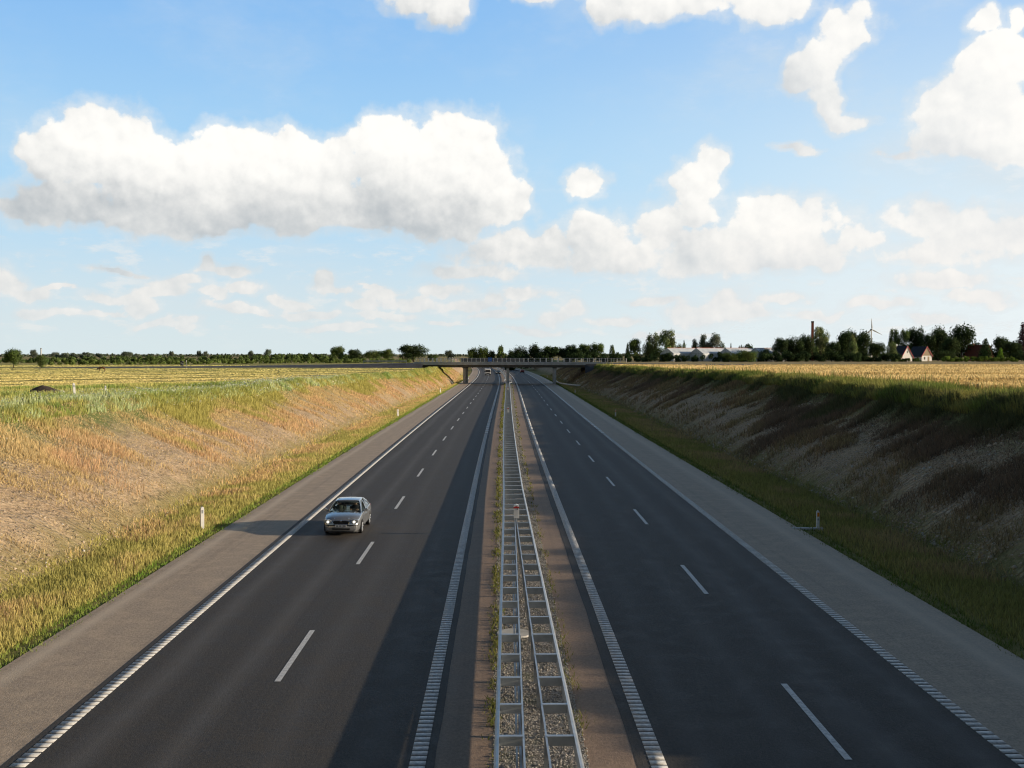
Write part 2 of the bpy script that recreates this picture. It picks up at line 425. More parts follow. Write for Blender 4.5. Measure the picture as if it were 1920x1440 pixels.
def mat_ground():
    m = bpy.data.materials.new("ground"); m.use_nodes = True
    N = NT(m.node_tree); bs = N.n['Principled BSDF']
    bs.inputs['Roughness'].default_value = 0.95; bs.inputs['Specular IOR Level'].default_value = 0.15
    tc = N.new('ShaderNodeTexCoord').outputs['Object']
    t = N.new('ShaderNodeAttribute', attribute_name='t').outputs['Fac']
    px, py, pz = N.sep(tc)
    nbig = N.noise(tc, 0.12, 5, 0.6); nmid = N.noise(tc, 0.7, 5, 0.65); nfin = N.noise(tc, 6.0, 5, 0.7)
    tt = N.m('ADD', t, N.m('MULTIPLY', N.m('SUBTRACT', nmid, 0.5), 0.35))
    # bare slope: chalky clay with stones, and little ridges left by the tracks of a machine, running downhill
    warp = N.m('MULTIPLY', N.m('SUBTRACT', N.noise(N.v('MULTIPLY', tc, (0.35, 1.1, 0.35)), 1.0, 4, 0.6), 0.5), 0.9)
    rid = N.m('SINE', N.m('MULTIPLY', N.m('ADD', py, warp), 2 * math.pi / 0.42))
    rid2 = N.m('MULTIPLY', N.m('ADD', N.m('MULTIPLY', rid, 0.5), 0.5), N.mr(nmid, 0.38, 0.6))
    soil = N.mix(N.mr(nfin, 0.3, 0.7), (0.40, 0.275, 0.165), (0.78, 0.58, 0.37))
    soil = N.mix(N.m('MULTIPLY', N.mr(nbig, 0.4, 0.65), 0.5), soil, (0.44, 0.30, 0.17))
    soil = N.mix(N.m('MULTIPLY', rid2, 0.5), soil, (0.66, 0.54, 0.39))
    stone = N.mr(N.voro(tc, 5.0), 0.16, 0.10)
    soil = N.mix(N.m('MULTIPLY', stone, N.mr(nfin, 0.5, 0.62)), soil, (0.62, 0.56, 0.46))
    grass = N.mix(N.mr(nmid, 0.3, 0.7), (0.15, 0.17, 0.045), (0.38, 0.30, 0.10))
    grass = N.mix(N.mr(nfin, 0.35, 0.75), grass, N.mix(nbig, (0.19, 0.22, 0.05), (0.45, 0.34, 0.14)))
    herb = N.mix(N.mr(nmid, 0.3, 0.7), (0.13, 0.17, 0.045), (0.27, 0.29, 0.11))
    # left field: swaths of cut straw with green regrowth between, heading 33 degrees off the motorway
    perp = N.m('SUBTRACT', N.m('MULTIPLY', px, math.cos(R(33))), N.m('MULTIPLY', py, math.sin(R(33))))
    pw = N.m('ADD', perp, N.m('MULTIPLY', N.m('SUBTRACT', N.noise(tc, 0.03, 2, 0.5), 0.5), 2.5))
    band = N.m('ADD', N.m('SINE', N.m('MULTIPLY', pw, 2 * math.pi / 6.3)), N.m('MULTIPLY', N.m('SINE', N.m('MULTIPLY', pw, 2 * math.pi / 14.5)), 0.8))
    band = N.m('ADD', band, N.m('MULTIPLY', N.m('SUBTRACT', nmid, 0.5), 1.6))
    lfield = N.mix(N.mr(band, -1.2, 1.3), (0.30, 0.28, 0.075), (0.62, 0.50, 0.20))
    far_l = N.mr(py, 170.0, 260.0)
    lfield = N.mix(N.m('MULTIPLY', far_l, 0.45), lfield, (0.34, 0.34, 0.10))
    # right field: ripe corn
    rw = N.noise(N.v('MULTIPLY', tc, (0.10, 0.55, 1)), 1.0, 5, 0.65)
    rfield = N.mix(N.mr(rw, 0.3, 0.7), (0.42, 0.28, 0.10), (0.66, 0.48, 0.20))
    stub = N.mix(nmid, (0.32, 0.26, 0.12), (0.46, 0.36, 0.18))
    rfield = N.mix(N.mr(py, 305.0, 318.0), rfield, stub)
    at_abs = N.m('ABSOLUTE', tt)
    slope_c = N.mix(N.mr(at_abs, 1.50, 1.95), soil, herb)
    c = N.mix(N.mr(at_abs, 0.95, 1.25), grass, slope_c)
    c = N.mix(N.mr(at_abs, 1.85, 2.1), c, herb)
    field = N.mix(N.mr(px, -0.5, 0.5), lfield, rfield)
    wide = N.mix(N.noise(tc, 0.006, 3, 0.6), (0.24, 0.22, 0.08), (0.46, 0.36, 0.16))
    field = N.mix(N.mr(py, 420.0, 620.0), field, wide)
    c = N.mix(N.mr(N.m('ABSOLUTE', t), 2.9, 3.02), c, field)
    N.put(bs.inputs['Base Color'], c)
    onslope = N.m('MULTIPLY', N.mr(at_abs, 0.9, 1.1), N.mr(at_abs, 2.0, 1.8))
    h = N.m('ADD', N.m('MULTIPLY', N.m('MULTIPLY', rid2, onslope), 0.16), N.m('MULTIPLY', nfin, 0.10))
    h = N.m('ADD', h, N.m('MULTIPLY', nmid, 0.25))
    fieldm = N.mr(at_abs, 2.9, 3.05)
    h = N.m('ADD', h, N.m('MULTIPLY', N.m('MULTIPLY', band, fieldm), N.mr(px, 0.5, -0.5, 0.0, 0.16)))
    N.put(bs.inputs['Normal'], N.bump(h, 1.0, 1.0))
    return m

def mat_asphalt(name, lo, hi, track, tracks=(), grain=60.0, rough=0.75, spec=0.35):
    m = bpy.data.materials.new(name); m.use_nodes = True
    N = NT(m.node_tree); bs = N.n['Principled BSDF']
    tc = N.new('ShaderNodeTexCoord').outputs['Object']
    u = N.new('ShaderNodeAttribute', attribute_name='u').outputs['Fac']
    g = N.noise(tc, grain, 3, 0.8)
    big = N.noise(N.v('MULTIPLY', tc, (0.5, 0.06, 1)), 1.0, 5, 0.65)
    med = N.noise(tc, 1.3, 5, 0.7)
    g2 = N.noise(N.v('MULTIPLY', tc, (14, 9, 1)), 1.0, 3, 0.75)
    c = N.mix(N.m('ADD', N.m('MULTIPLY', N.mr(g, 0.32, 0.7), 0.4), N.m('MULTIPLY', N.mr(g2, 0.3, 0.72), 0.6)), lo, hi)
    ln = N.noise(N.v('MULTIPLY', tc, (2.4, 0.012, 1)), 1.0, 3, 0.7)
    c = N.mix(N.m('MULTIPLY', N.mr(ln, 0.5, 0.7), 0.22), c, tuple(q * 0.62 for q in lo))
    c = N.mix(N.m('MULTIPLY', N.mr(med, 0.4, 0.75), 0.35), c, tuple(q * 1.35 for q in hi))
    uw = N.m('ADD', u, N.m('MULTIPLY', N.m('SUBTRACT', big, 0.5), 0.8))
    for (c0, wd, k) in tracks:
        f = N.m('SUBTRACT', 1.0, N.m('DIVIDE', N.m('ABSOLUTE', N.m('SUBTRACT', uw, c0)), wd), clamp=True)
        c = N.mix(N.m('MULTIPLY', f, k), c, track)
    cell = N.voro(tc, 2.1)
    fleck = N.m('MULTIPLY', N.mr(cell, 0.045, 0.03), N.mr(med, 0.60, 0.66))
    c = N.mix(N.m('MULTIPLY', fleck, 0.6), c, (0.35, 0.33, 0.30))
    N.put(bs.inputs['Base Color'], c)
    N.put(bs.inputs['Roughness'], N.mr(med, 0.2, 0.8, rough - 0.08, rough + 0.1))
    bs.inputs['Specular IOR Level'].default_value = spec
    N.put(bs.inputs['Normal'], N.bump(N.m('ADD', g, N.m('MULTIPLY', g2, 1.2)), 0.6, 0.014))
    return m

M = {}
M['ground'] = mat_ground()
M['carriageway'] = mat_asphalt("carriageway_asphalt", (0.034, 0.029, 0.024), (0.088, 0.075, 0.062), (0.125, 0.113, 0.102),
                               [(-8.5, 0.5, .75), (-6.6, 0.5, .65), (-4.6, 0.5, .3), (-2.7, 0.5, .25), (5.9, 0.55, .4), (7.8, 0.6, .8), (9.5, 0.55, .75), (4.1, 0.5, .3)])
M['shoulder'] = mat_asphalt("shoulder_asphalt", (0.28, 0.215, 0.155), (0.64, 0.50, 0.36), (0.70, 0.58, 0.44),
                            [(-12.35, 0.35, .65), (12.9, 0.6, .6), (13.5, 0.5, .3)], grain=45)
M['median_strip'] = mat_asphalt("median_asphalt", (0.20, 0.140, 0.097), (0.42, 0.295, 0.205), (0.3, 0.22, 0.16), [], grain=45)
M['paint'] = mat("road_paint", (0.64, 0.62, 0.58), 0.6, var=0.22, vscale=9, bump=0.2, bscale=60)
M['galv'] = mat("galvanised_steel", (0.46, 0.485, 0.50), 0.48, 0.7, var=0.12, vscale=2.5)
M['galv_dark'] = mat("weathered_steel", (0.33, 0.35, 0.365), 0.5, 0.6, var=0.15, vscale=4)
M['concrete'] = mat("bridge_concrete", (0.52, 0.53, 0.53), 0.85, var=0.15, vscale=0.8, bump=0.2)
M['concrete_light'] = mat("pale_concrete", (0.55, 0.53, 0.49), 0.85, var=0.14, vscale=1.5, bump=0.2)
M['concrete_dark'] = mat("dark_concrete", (0.13, 0.125, 0.12), 0.85, var=0.18, vscale=0.8, bump=0.2)
M['white_plastic'] = mat("white_plastic", (0.82, 0.80, 0.77), 0.45, var=0.06, vscale=4)
M['red_plastic'] = mat("red_band", (0.62, 0.045, 0.035), 0.45, var=0.08)
M['amber'] = mat("amber_reflector", (0.80, 0.27, 0.02), 0.25, var=0.05)
M['black'] = mat("black_rubber", (0.02, 0.02, 0.02), 0.7, var=0.2)
M['bark'] = mat("bark", (0.09, 0.07, 0.05), 0.9, var=0.3, bump=0.6, bscale=12)
M['leaf'] = mat_leaf("foliage", 0.28, 1.35)
M['grass'] = mat_leaf("grass_blades", 0.35, 1.42)
M['stone'] = mat("stone", (0.44, 0.40, 0.34), 0.9, var=0.35, vscale=1.2)
M['white_wall'] = mat("white_plaster", (0.82, 0.80, 0.76), 0.8, var=0.04)
M['dark_roof'] = mat("dark_roof", (0.028, 0.030, 0.040), 0.7, var=0.2, bump=0.3, bscale=8)
M['red_roof'] = mat("red_tile_roof", (0.20, 0.060, 0.038), 0.8, var=0.25, bump=0.4, bscale=8)
M['red_paint'] = mat("red_painted_board", (0.55, 0.02, 0.03), 0.5, var=0.08)
M['brick'] = mat("red_brick", (0.36, 0.10, 0.055), 0.85, var=0.25, bump=0.3, bscale=14)
M['wood'] = mat("tan_boards", (0.34, 0.25, 0.15), 0.75, var=0.2, vscale=6)
M['glasshouse'] = mat("whitened_glass", (0.66, 0.69, 0.70), 0.3, var=0.1, vscale=0.6)
M['glass_frame'] = mat("greenhouse_frame", (0.42, 0.45, 0.46), 0.5, 0.3)
M['blue_sign'] = mat("blue_sign_face", (0.015, 0.10, 0.42), 0.4, var=0.05)

build_clouds()

# ------------------------------------------------------------------ ground: one sheet to the horizon
def rows():
    y = [-60.0]
    while y[-1] < 130: y.append(y[-1] + 1.0)
    while y[-1] < 340: y.append(y[-1] + 2.0)
    while y[-1] < 900: y.append(y[-1] + 8.0)
    st = 20.0
    while y[-1] < 12000: y.append(y[-1] + st); st *= 1.25
    return np.array(y)
ROWS = rows()
def build_ground():
    Y = ROWS
    lf = np.minimum(l_field(Y), l_crest(Y) - 0.8); rf = np.maximum(r_field(Y), r_crest(Y) + 0.8)
    cols = []
    for k in [9000, 5000, 2500, 1200, 700, 450, 320, 240, 180, 140, 110, 85, 65, 48, 35, 24, 15, 8, 3, 0]: cols.append(lf - k)
    for f in np.linspace(0, 1, 9)[1:]: cols.append(lf + (l_crest(Y) - lf) * f)
    for f in np.linspace(0, 1, 29)[1:]: cols.append(l_crest(Y) + (l_toe(Y) - l_crest(Y)) * f)
    for f in np.linspace(0, 1, 9)[1:]: cols.append(l_toe(Y) + (LE - l_toe(Y)) * f)
    for f in np.linspace(0, 1, 6)[1:]: cols.append(np.full_like(Y, LE + (RE - LE) * f))
    for f in np.linspace(0, 1, 9)[1:]: cols.append(RE + (r_toe(Y) - RE) * f)
    for f in np.linspace(0, 1, 29)[1:]: cols.append(r_toe(Y) + (r_crest(Y) - r_toe(Y)) * f)
    for f in np.linspace(0, 1, 9)[1:]: cols.append(r_crest(Y) + (rf - r_crest(Y)) * f)
    for k in [3, 8, 15, 24, 35, 48, 65, 85, 110, 140, 180, 240, 320, 450, 700, 1200, 2500, 5000, 9000]: cols.append(rf + k)
    U = np.stack(cols, 1)
    YY = np.repeat(Y[:, None], U.shape[1], 1)
    XX = U + cl(np.minimum(YY, 900))
    T = zone(XX, np.minimum(YY, 900.0))
    Z = ground_z(XX, YY)
    nr, nc = U.shape
    idx = np.arange(nr * nc).reshape(nr, nc)
    faces = np.stack([idx[:-1, :-1], idx[:-1, 1:], idx[1:, 1:], idx[1:, :-1]], -1).reshape(-1, 4)
    o = np_mesh("ground", np.stack([XX, YY, Z], -1).reshape(-1, 3), faces, M['ground'], {'t': T.ravel()}, smooth=True)
    structure(o)
build_ground()

YR = np.concatenate([np.arange(-20, 340, 2.0), np.arange(340, 800, 6.0)])
def ribbon(name, u0, u1, z, material, ys=YR, n=1):
    us = np.linspace(0, 1, n + 1)
    V = []; U = []
    for y in ys:
        a = u0(y) if callable(u0) else u0; b = u1(y) if callable(u1) else u1
        for f in us:
            u = a + (b - a) * f
            V.append((u + float(cl(y)), y, z)); U.append(u)
    k = n + 1
    idx = np.arange(len(V)).reshape(len(ys), k)
    fc = np.stack([idx[:-1, :-1], idx[:-1, 1:], idx[1:, 1:], idx[1:, :-1]], -1).reshape(-1, 4)
    return structure(np_mesh(name, V, fc, material, {'u': U}))
wob = lambda y, s: 0.05 * (float(vnoise(y, 3.0 * s, 1.7, s)) - 0.5)
ribbon("road_shoulder", LE, -9.85, 0.0, M['shoulder'], n=2)
ribbon("road_shoulder", 10.45, RE, 0.0, M['shoulder'], n=2)
ribbon("carriageway", -9.85, lambda y: -1.32 + wob(y, 1), 0.004, M['carriageway'], n=4)
ribbon("carriageway", lambda y: 2.66 + wob(y, 2), 10.45, 0.004, M['carriageway'], n=4)
ribbon("median_strip", -1.32 - 0.1, -0.17, -0.002, M['median_strip'])
ribbon("median_strip", 1.72, 2.66 + 0.1, -0.002, M['median_strip'])

def mat_gravel():
    m = bpy.data.materials.new("median_gravel"); m.use_nodes = True
    N = NT(m.node_tree); bs = N.n['Principled BSDF']; bs.inputs['Roughness'].default_value = 0.9
    tc = N.new('ShaderNodeTexCoord').outputs['Object']
    v = N.voro(tc, 22.0, out=1); d = N.voro(tc, 22.0)
    c = N.mix(N.sep(v)[0], (0.16, 0.14, 0.12), (0.44, 0.41, 0.36))
    n1 = N.noise(tc, 0.8, 4, 0.6)
    c = N.mix(N.m('MULTIPLY', N.mr(n1, 0.5, 0.65), 0.55), c, (0.13, 0.14, 0.06))
    N.put(bs.inputs['Base Color'], c)
    N.put(bs.inputs['Normal'], N.bump(d, 1.0, 0.03))
    return m
M['gravel'] = mat_gravel()
ribbon("gravel_bed", -0.17, 1.72, 0.002, M['gravel'])

# ------------------------------------------------------------------ road markings
def bars(name, u, w, y0, y1, pitch, length, h=0.009, z=0.005, ymax_fine=110):
    V = []; Fc = []
    def bx(ya, yb, z1):
        o = len(V)
        for y in (ya, yb):
            c = float(cl(y))
            for uu in (u - w / 2, u + w / 2):
                for zz in (z, z1): V.append((c + uu, y, zz))
        Fc.extend([(o+0,o+2,o+3,o+1),(o+4,o+5,o+7,o+6),(o+0,o+1,o+5,o+4),(o+2,o+6,o+7,o+3),(o+1,o+3,o+7,o+5)])
    y = y0
    while y < y1:
        if y < ymax_fine: bx(y, y + length, z + h); y += pitch
        else: bx(y, y + 3.0, z + h); y += 3.0
    return structure(np_mesh(name, V, Fc, M['paint']))
bars("edge_line", -9.50, 0.32, 12, 790, 0.27, 0.205)
bars("edge_line", -1.66, 0.32, 12, 790, 0.27, 0.215)
bars("edge_line", 3.10, 0.32, 12, 790, 0.27, 0.205)
bars("edge_line", 10.50 - 0.16, 0.32, 12, 790, 0.27, 0.205)
def dashes(name, u, y_first):
    V = []; Fc = []; y = y_first - 15
    while y < 780:
        o = len(V)
        n = 4
        for i in range(n + 1):
            yy = y + 5.0 * i / n; c = float(cl(yy)); ww = 0.075 if True else 0
            V.append((c + u - ww, yy, 0.012)); V.append((c + u + ww, yy, 0.012))
        for i in range(n): Fc.append((o+2*i, o+2*i+1, o+2*i+3, o+2*i+2))
        y += 15
    return structure(np_mesh(name, V, Fc, M['paint']))
dashes("lane_line", -5.54, 16500 / (1282 - 664))
dashes("lane_line", 6.93, 16500 / (1435 - 664))

# ------------------------------------------------------------------ median barrier
def lrail(y): return float(np.interp(y, [10, 20, 49, 60, 217, 281, 288, 312, 322, 800], [-.10, -.05, .14, .18, .2, .25, -.25, -.25, .2, .2]))
def rrail(y): return float(np.interp(y, [10, 20, 49, 60, 137, 217, 281, 288, 312, 322, 800], [1.46, 1.40, 1.20, 1.12, 1.05, 1.0, 1.0, 1.62, 1.62, 1.05, 1.05]))
def sweep(prof, ufun, ys):      # prof: (du, z) closed polygon swept along the road
    mb = MB()
    rings = [[(float(cl(y)) + ufun(y) + du, y, z) for (du, z) in prof] for y in ys]
    return mb.loft(rings)
def barrier():
    t = thing("median_barrier", "double galvanised steel crash barrier with ladder cross bars along the gravel median", "crash barrier", (0.6, 20, 0))
    root_inv = Vector((-0.6, -20, 0))
    def put(mb, nm, material):
        mb.v = [(a + root_inv.x, b + root_inv.y, c) for (a, b, c) in mb.v]
        return mb.build(nm, material, t)
    ys = np.concatenate([np.arange(9, 120, 1.9), np.arange(120, 281, 4.0), np.arange(281, 330, 1.5), np.arange(330, 760, 8.0)])
    W = lambda s: [(s*0.0, .76), (s*-.045, .75), (s*-.085, .70), (s*-.085, .66), (s*-.035, .62), (s*-.035, .59), (s*-.085, .55), (s*-.085, .51), (s*-.045, .46), (0, .45)]
    put(sweep(W(1), lrail, ys), "beam", M['galv'])
    put(sweep(W(-1), rrail, ys), "beam", M['galv'])
    yi = np.arange(9, 50.5, 1.9)
    il = lambda y: lrail(y) + .47; ir = lambda y: rrail(y) - .53
    pipe = [(-.019, .74), (-.019, .70), (.019, .70), (.019, .74)]
    put(sweep(pipe, il, yi), "inner_rail", M['galv'])
    put(sweep(pipe, lambda y: ir(y) + .003 * math.sin(y * 2 * math.pi / 1.9), np.arange(9, 50.5, .475)), "inner_rail", M['galv'])
    low = [(-.05, .44), (-.05, .36), (.0, .36), (.0, .44)]
    put(sweep(low, lambda y: il(y) - .03, yi), "lower_rail", M['galv_dark'])
    put(sweep([(-.02, .40), (-.02, .36), (.02, .36), (.02, .40)], lambda y: il(y) - .13, yi), "lower_rail", M['galv_dark'])
    def bar(mb, y, ua, ub):
        c = float(cl(y))
        mb.box(c + ua, c + ub, y - .05, y + .05, .735, .752)
        mb.box(c + ua, c + ub, y + .015, y + .035, .54, .735)
    y = 20.74 - 1.9 * 4; cnt = 0; rest = MB(); restp = MB()
    while y < 281:
        pair = y < 49.8
        segs = [(lrail(y) + .0, il(y)), (ir(y), rrail(y))] if pair else [(lrail(y), rrail(y))]
        for (a, b) in segs:
            if cnt < 98:
                mb = MB(); bar(mb, y, a, b); put(mb, "cross_bar", M['galv'])
            else: bar(rest, y, a, b)
        for uu in ((il(y), ir(y)) if pair else ((lrail(y) + rrail(y)) / 2,)):
            mbp = MB() if cnt < 98 else restp
            c = float(cl(y)) + uu
            mbp.box(c - .035, c + .035, y + .06, y + .075, -.05, .70); mbp.box(c - .035, c - .025, y + .075, y + .13, -.05, .70)
            if mbp is not restp: put(mbp, "post", M['galv_dark'])
            cnt += 1
        y += 1.9
    if rest.v: put(rest, "cross_bar", M['galv'])['kind'] = 'stuff'
    if restp.v: put(restp, "post", M['galv_dark'])['kind'] = 'stuff'
barrier()

# ------------------------------------------------------------------ delineator posts
G_R = "delineators along the right shoulder"; G_L = "delineators along the left shoulder"; G_F = "white posts on the grass above the left slope"
def delineator(name, label, loc, h=1.0, w=0.13, band='red', slab=False, group="white delineator posts along the road", num=False):
    t = thing(name, label, "delineator", loc, 0.55 if group in (G_L, G_F) else 0.0, group)
    d = w * 0.75
    mb = MB()
    prof = [(-w/2, 0), (w/2, 0), (w/2, h - .09), (w/2 - .025, h - .035), (0, h), (-w/2 + .025, h - .035), (-w/2, h - .09)]
    mb.prism([(a, b) for a, b in prof], -d/2, d/2, 'y').build("post", M['white_plastic'], t, bevel=0.008)
    if band == 'red':
        MB().prism([(-w/2-.004, h-.19), (w/2+.004, h-.19), (w/2+.004, h-.09), (w/2-.022, h-.03), (0, h+.006), (-w/2+.022, h-.03), (-w/2-.004, h-.09)], -d/2-.004, d/2+.004, 'y')\
            .build("cap", M['white_plastic'], t)
        MB().prism([(-w/2-.006, h-.17), (w/2+.006, h-.17), (w/2+.006, h-.115), (0, h-.07), (-w/2-.006, h-.115)], -d/2-.007, d/2+.007, 'y').build("red_band", M['red_plastic'], t)
        MB().box(w*.06, w*.32, -d/2-.006, -d/2, h*.62, h*.74).build("reflector", M['galv_dark'], t)
    elif band == 'amber':
        MB().box(-w*.34, w*.40, -d/2-.008, -d/2+.01, h-.30, h-.11).build("reflector", M['amber'], t)
        MB().box(w/2-.01, w/2+.012, -d/2+.01, d/2-.01, h-.30, h-.09).build("side_reflector", M['amber'], t)
        MB().box(-w*.2, w*.2, -d/2-.005, -d/2, h*.50, h*.60).build("number_plate", M['galv_dark'], t)
    else:
        MB().box(-w*.25, w*.25, -d/2-.006, -d/2, h*.72, h*.86).build("reflector", M['galv_dark'], t)
    return t
def on_ground(x, y): return (x, y, gz(x, y) - 0.02)
def mpost(Y, label):
    c = float(cl(Y)); u = (lrail(Y) + rrail(Y)) / 2
    return delineator("delineator_post", label, (c + u, Y - .1, .755), .62, .24, 'red', group="posts on top of the median barrier")
mpost(48.6, "white post with red capped top standing on the barrier, nearest of those on the median")
mpost(137.0, "white red-topped post on the median barrier, halfway to the bridge")
mpost(224.0, "tiny white post on the median barrier just before the bridge pier")
c3 = float(cl(318)); delineator("delineator_post", "tiny white post beside the central bridge pier on its right", (c3 + 1.4, 318, 0), 1.2, .22, 'plain', group="posts on top of the median barrier")
G_R = "delineators along the right shoulder"; G_L = "delineators along the left shoulder"
delineator("delineator_post", "white post with amber reflector on a concrete slab strip beside the shaded right verge", (14.72, 50.2, -.1), .95, .13, 'amber', group=G_R)
t = tag(MB().box(13.55, 14.95, 50.0, 50.35, -.09, .03).build("drain_slab", M['concrete_light'], bevel=.01), "flat pale concrete drain strip lying at the foot of the amber marked post", "drain")
delineator("delineator_post", "small white post by the shaded right shoulder, second one along", (14.6 + float(cl(141)), 141, -.1), 1.0, .16, 'amber', group=G_R)
delineator("delineator_post", "faint white post by the right shoulder, last one before the bridge", (14.6 + float(cl(226)), 226, -.1), 1.0, .16, 'amber', group=G_R)
delineator("delineator_post", "far white post on the right verge seen under the bridge", (14.6 + float(cl(318)), 372, -.1), 1.0, .18, 'amber', group=G_R)
delineator("delineator_post", "sunlit white post in long grass where the car shadow reaches the verge", (-13.95, 50.6, -.12), 1.12, .16, 'plain', group=G_L)
delineator("delineator_post", "white post in dry grass beside the left shoulder, second one along", (-13.7 + float(cl(141)), 141, -.1), 1.05, .2, 'plain', group=G_L)
delineator("delineator_post", "small white post on the sunny left verge just before the bridge", (-13.6 + float(cl(228)), 228, -.1), 1.05, .2, 'plain', group=G_L)
delineator("delineator_post", "tiny white post on the left verge seen beyond the bridge", (-12.6 + float(cl(345)), 358, -.1), 1.1, .22, 'plain', group=G_L)
G_F = "white posts on the grass above the left slope"
p = at(143, 748, 78); delineator("marker_post", "slanting white post on the grassy left crest, taller one in front", (p.x, p.y, gz(p.x, p.y) - .05), 1.15, .16, 'plain', group=G_F).rotation_euler = (0, R(-4), .55)
p = at(200, 734, 93); delineator("marker_post", "small white post near the field edge, behind the taller one", (p.x, p.y, gz(p.x, p.y) - .05), 0.75, .13, 'plain', group=G_F)
tag(MB().add(*(lambda n: ([(math.cos(2*math.pi*i/n)*.5, math.sin(2*math.pi*i/n)*.5, z) for z in (-.05, .05) for i in range(n)],
    [tuple(range(n, 2*n)), *[(i, (i+1) % n, n+(i+1) % n, n+i) for i in range(n)]]))(24)).build("drain_cover", M['concrete_light'], bevel=.01),
    "round pale concrete cover lying in the median gravel under the barrier", "drain cover").location = (0.36, 31.2, 0.0)

# ------------------------------------------------------------------ grass, corn, stones
def blades(name, X, Y, h, w, lean, col, material, zoff=-0.03, tip=0.12, face=0.9, turn=50):
    n = len(X)
    Z = ground_z(X, Y) + zoff
    yaw = R(turn) + rng.normal(0, face, n)
    dx = np.cos(yaw) * w / 2; dy = np.sin(yaw) * w / 2
    lx = rng.normal(0, 1, n) * lean * h; ly = rng.normal(0, 1, n) * lean * h
    P = np.stack([X, Y, Z], 1)
    a = P - np.stack([dx, dy, 0 * dx], 1); b = P + np.stack([dx, dy, 0 * dx], 1)
    top = P + np.stack([lx, ly, h], 1)
    d = np.stack([dx, dy, 0 * dx], 1) * tip
    V = np.stack([a, b, top + d, top - d], 1).reshape(-1, 3)
    Fc = np.arange(4 * n).reshape(n, 4)
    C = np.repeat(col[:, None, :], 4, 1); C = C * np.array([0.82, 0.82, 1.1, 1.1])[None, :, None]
    return np_mesh(name, V, Fc, material, colors=C.reshape(-1, 3))
def lerp(a, b, f): return a[None, :] * (1 - f[:, None]) + b[None, :] * f[:, None]
def A(*c): return np.array(c, float)
def sample_y(n, y0, y1, power=1.0):        # density falling with distance, as 1 / y
    return y0 * (y1 / y0) ** rng.random(n)
GREEN, OLIVE, STRAW, PINK, DRY, BRIGHT, SAGE = A(.13, .165, .042), A(.215, .195, .062), A(.58, .45, .23), A(.57, .37, .225), A(.56, .41, .19), A(.10, .22, .025), A(.24, .28, .15)

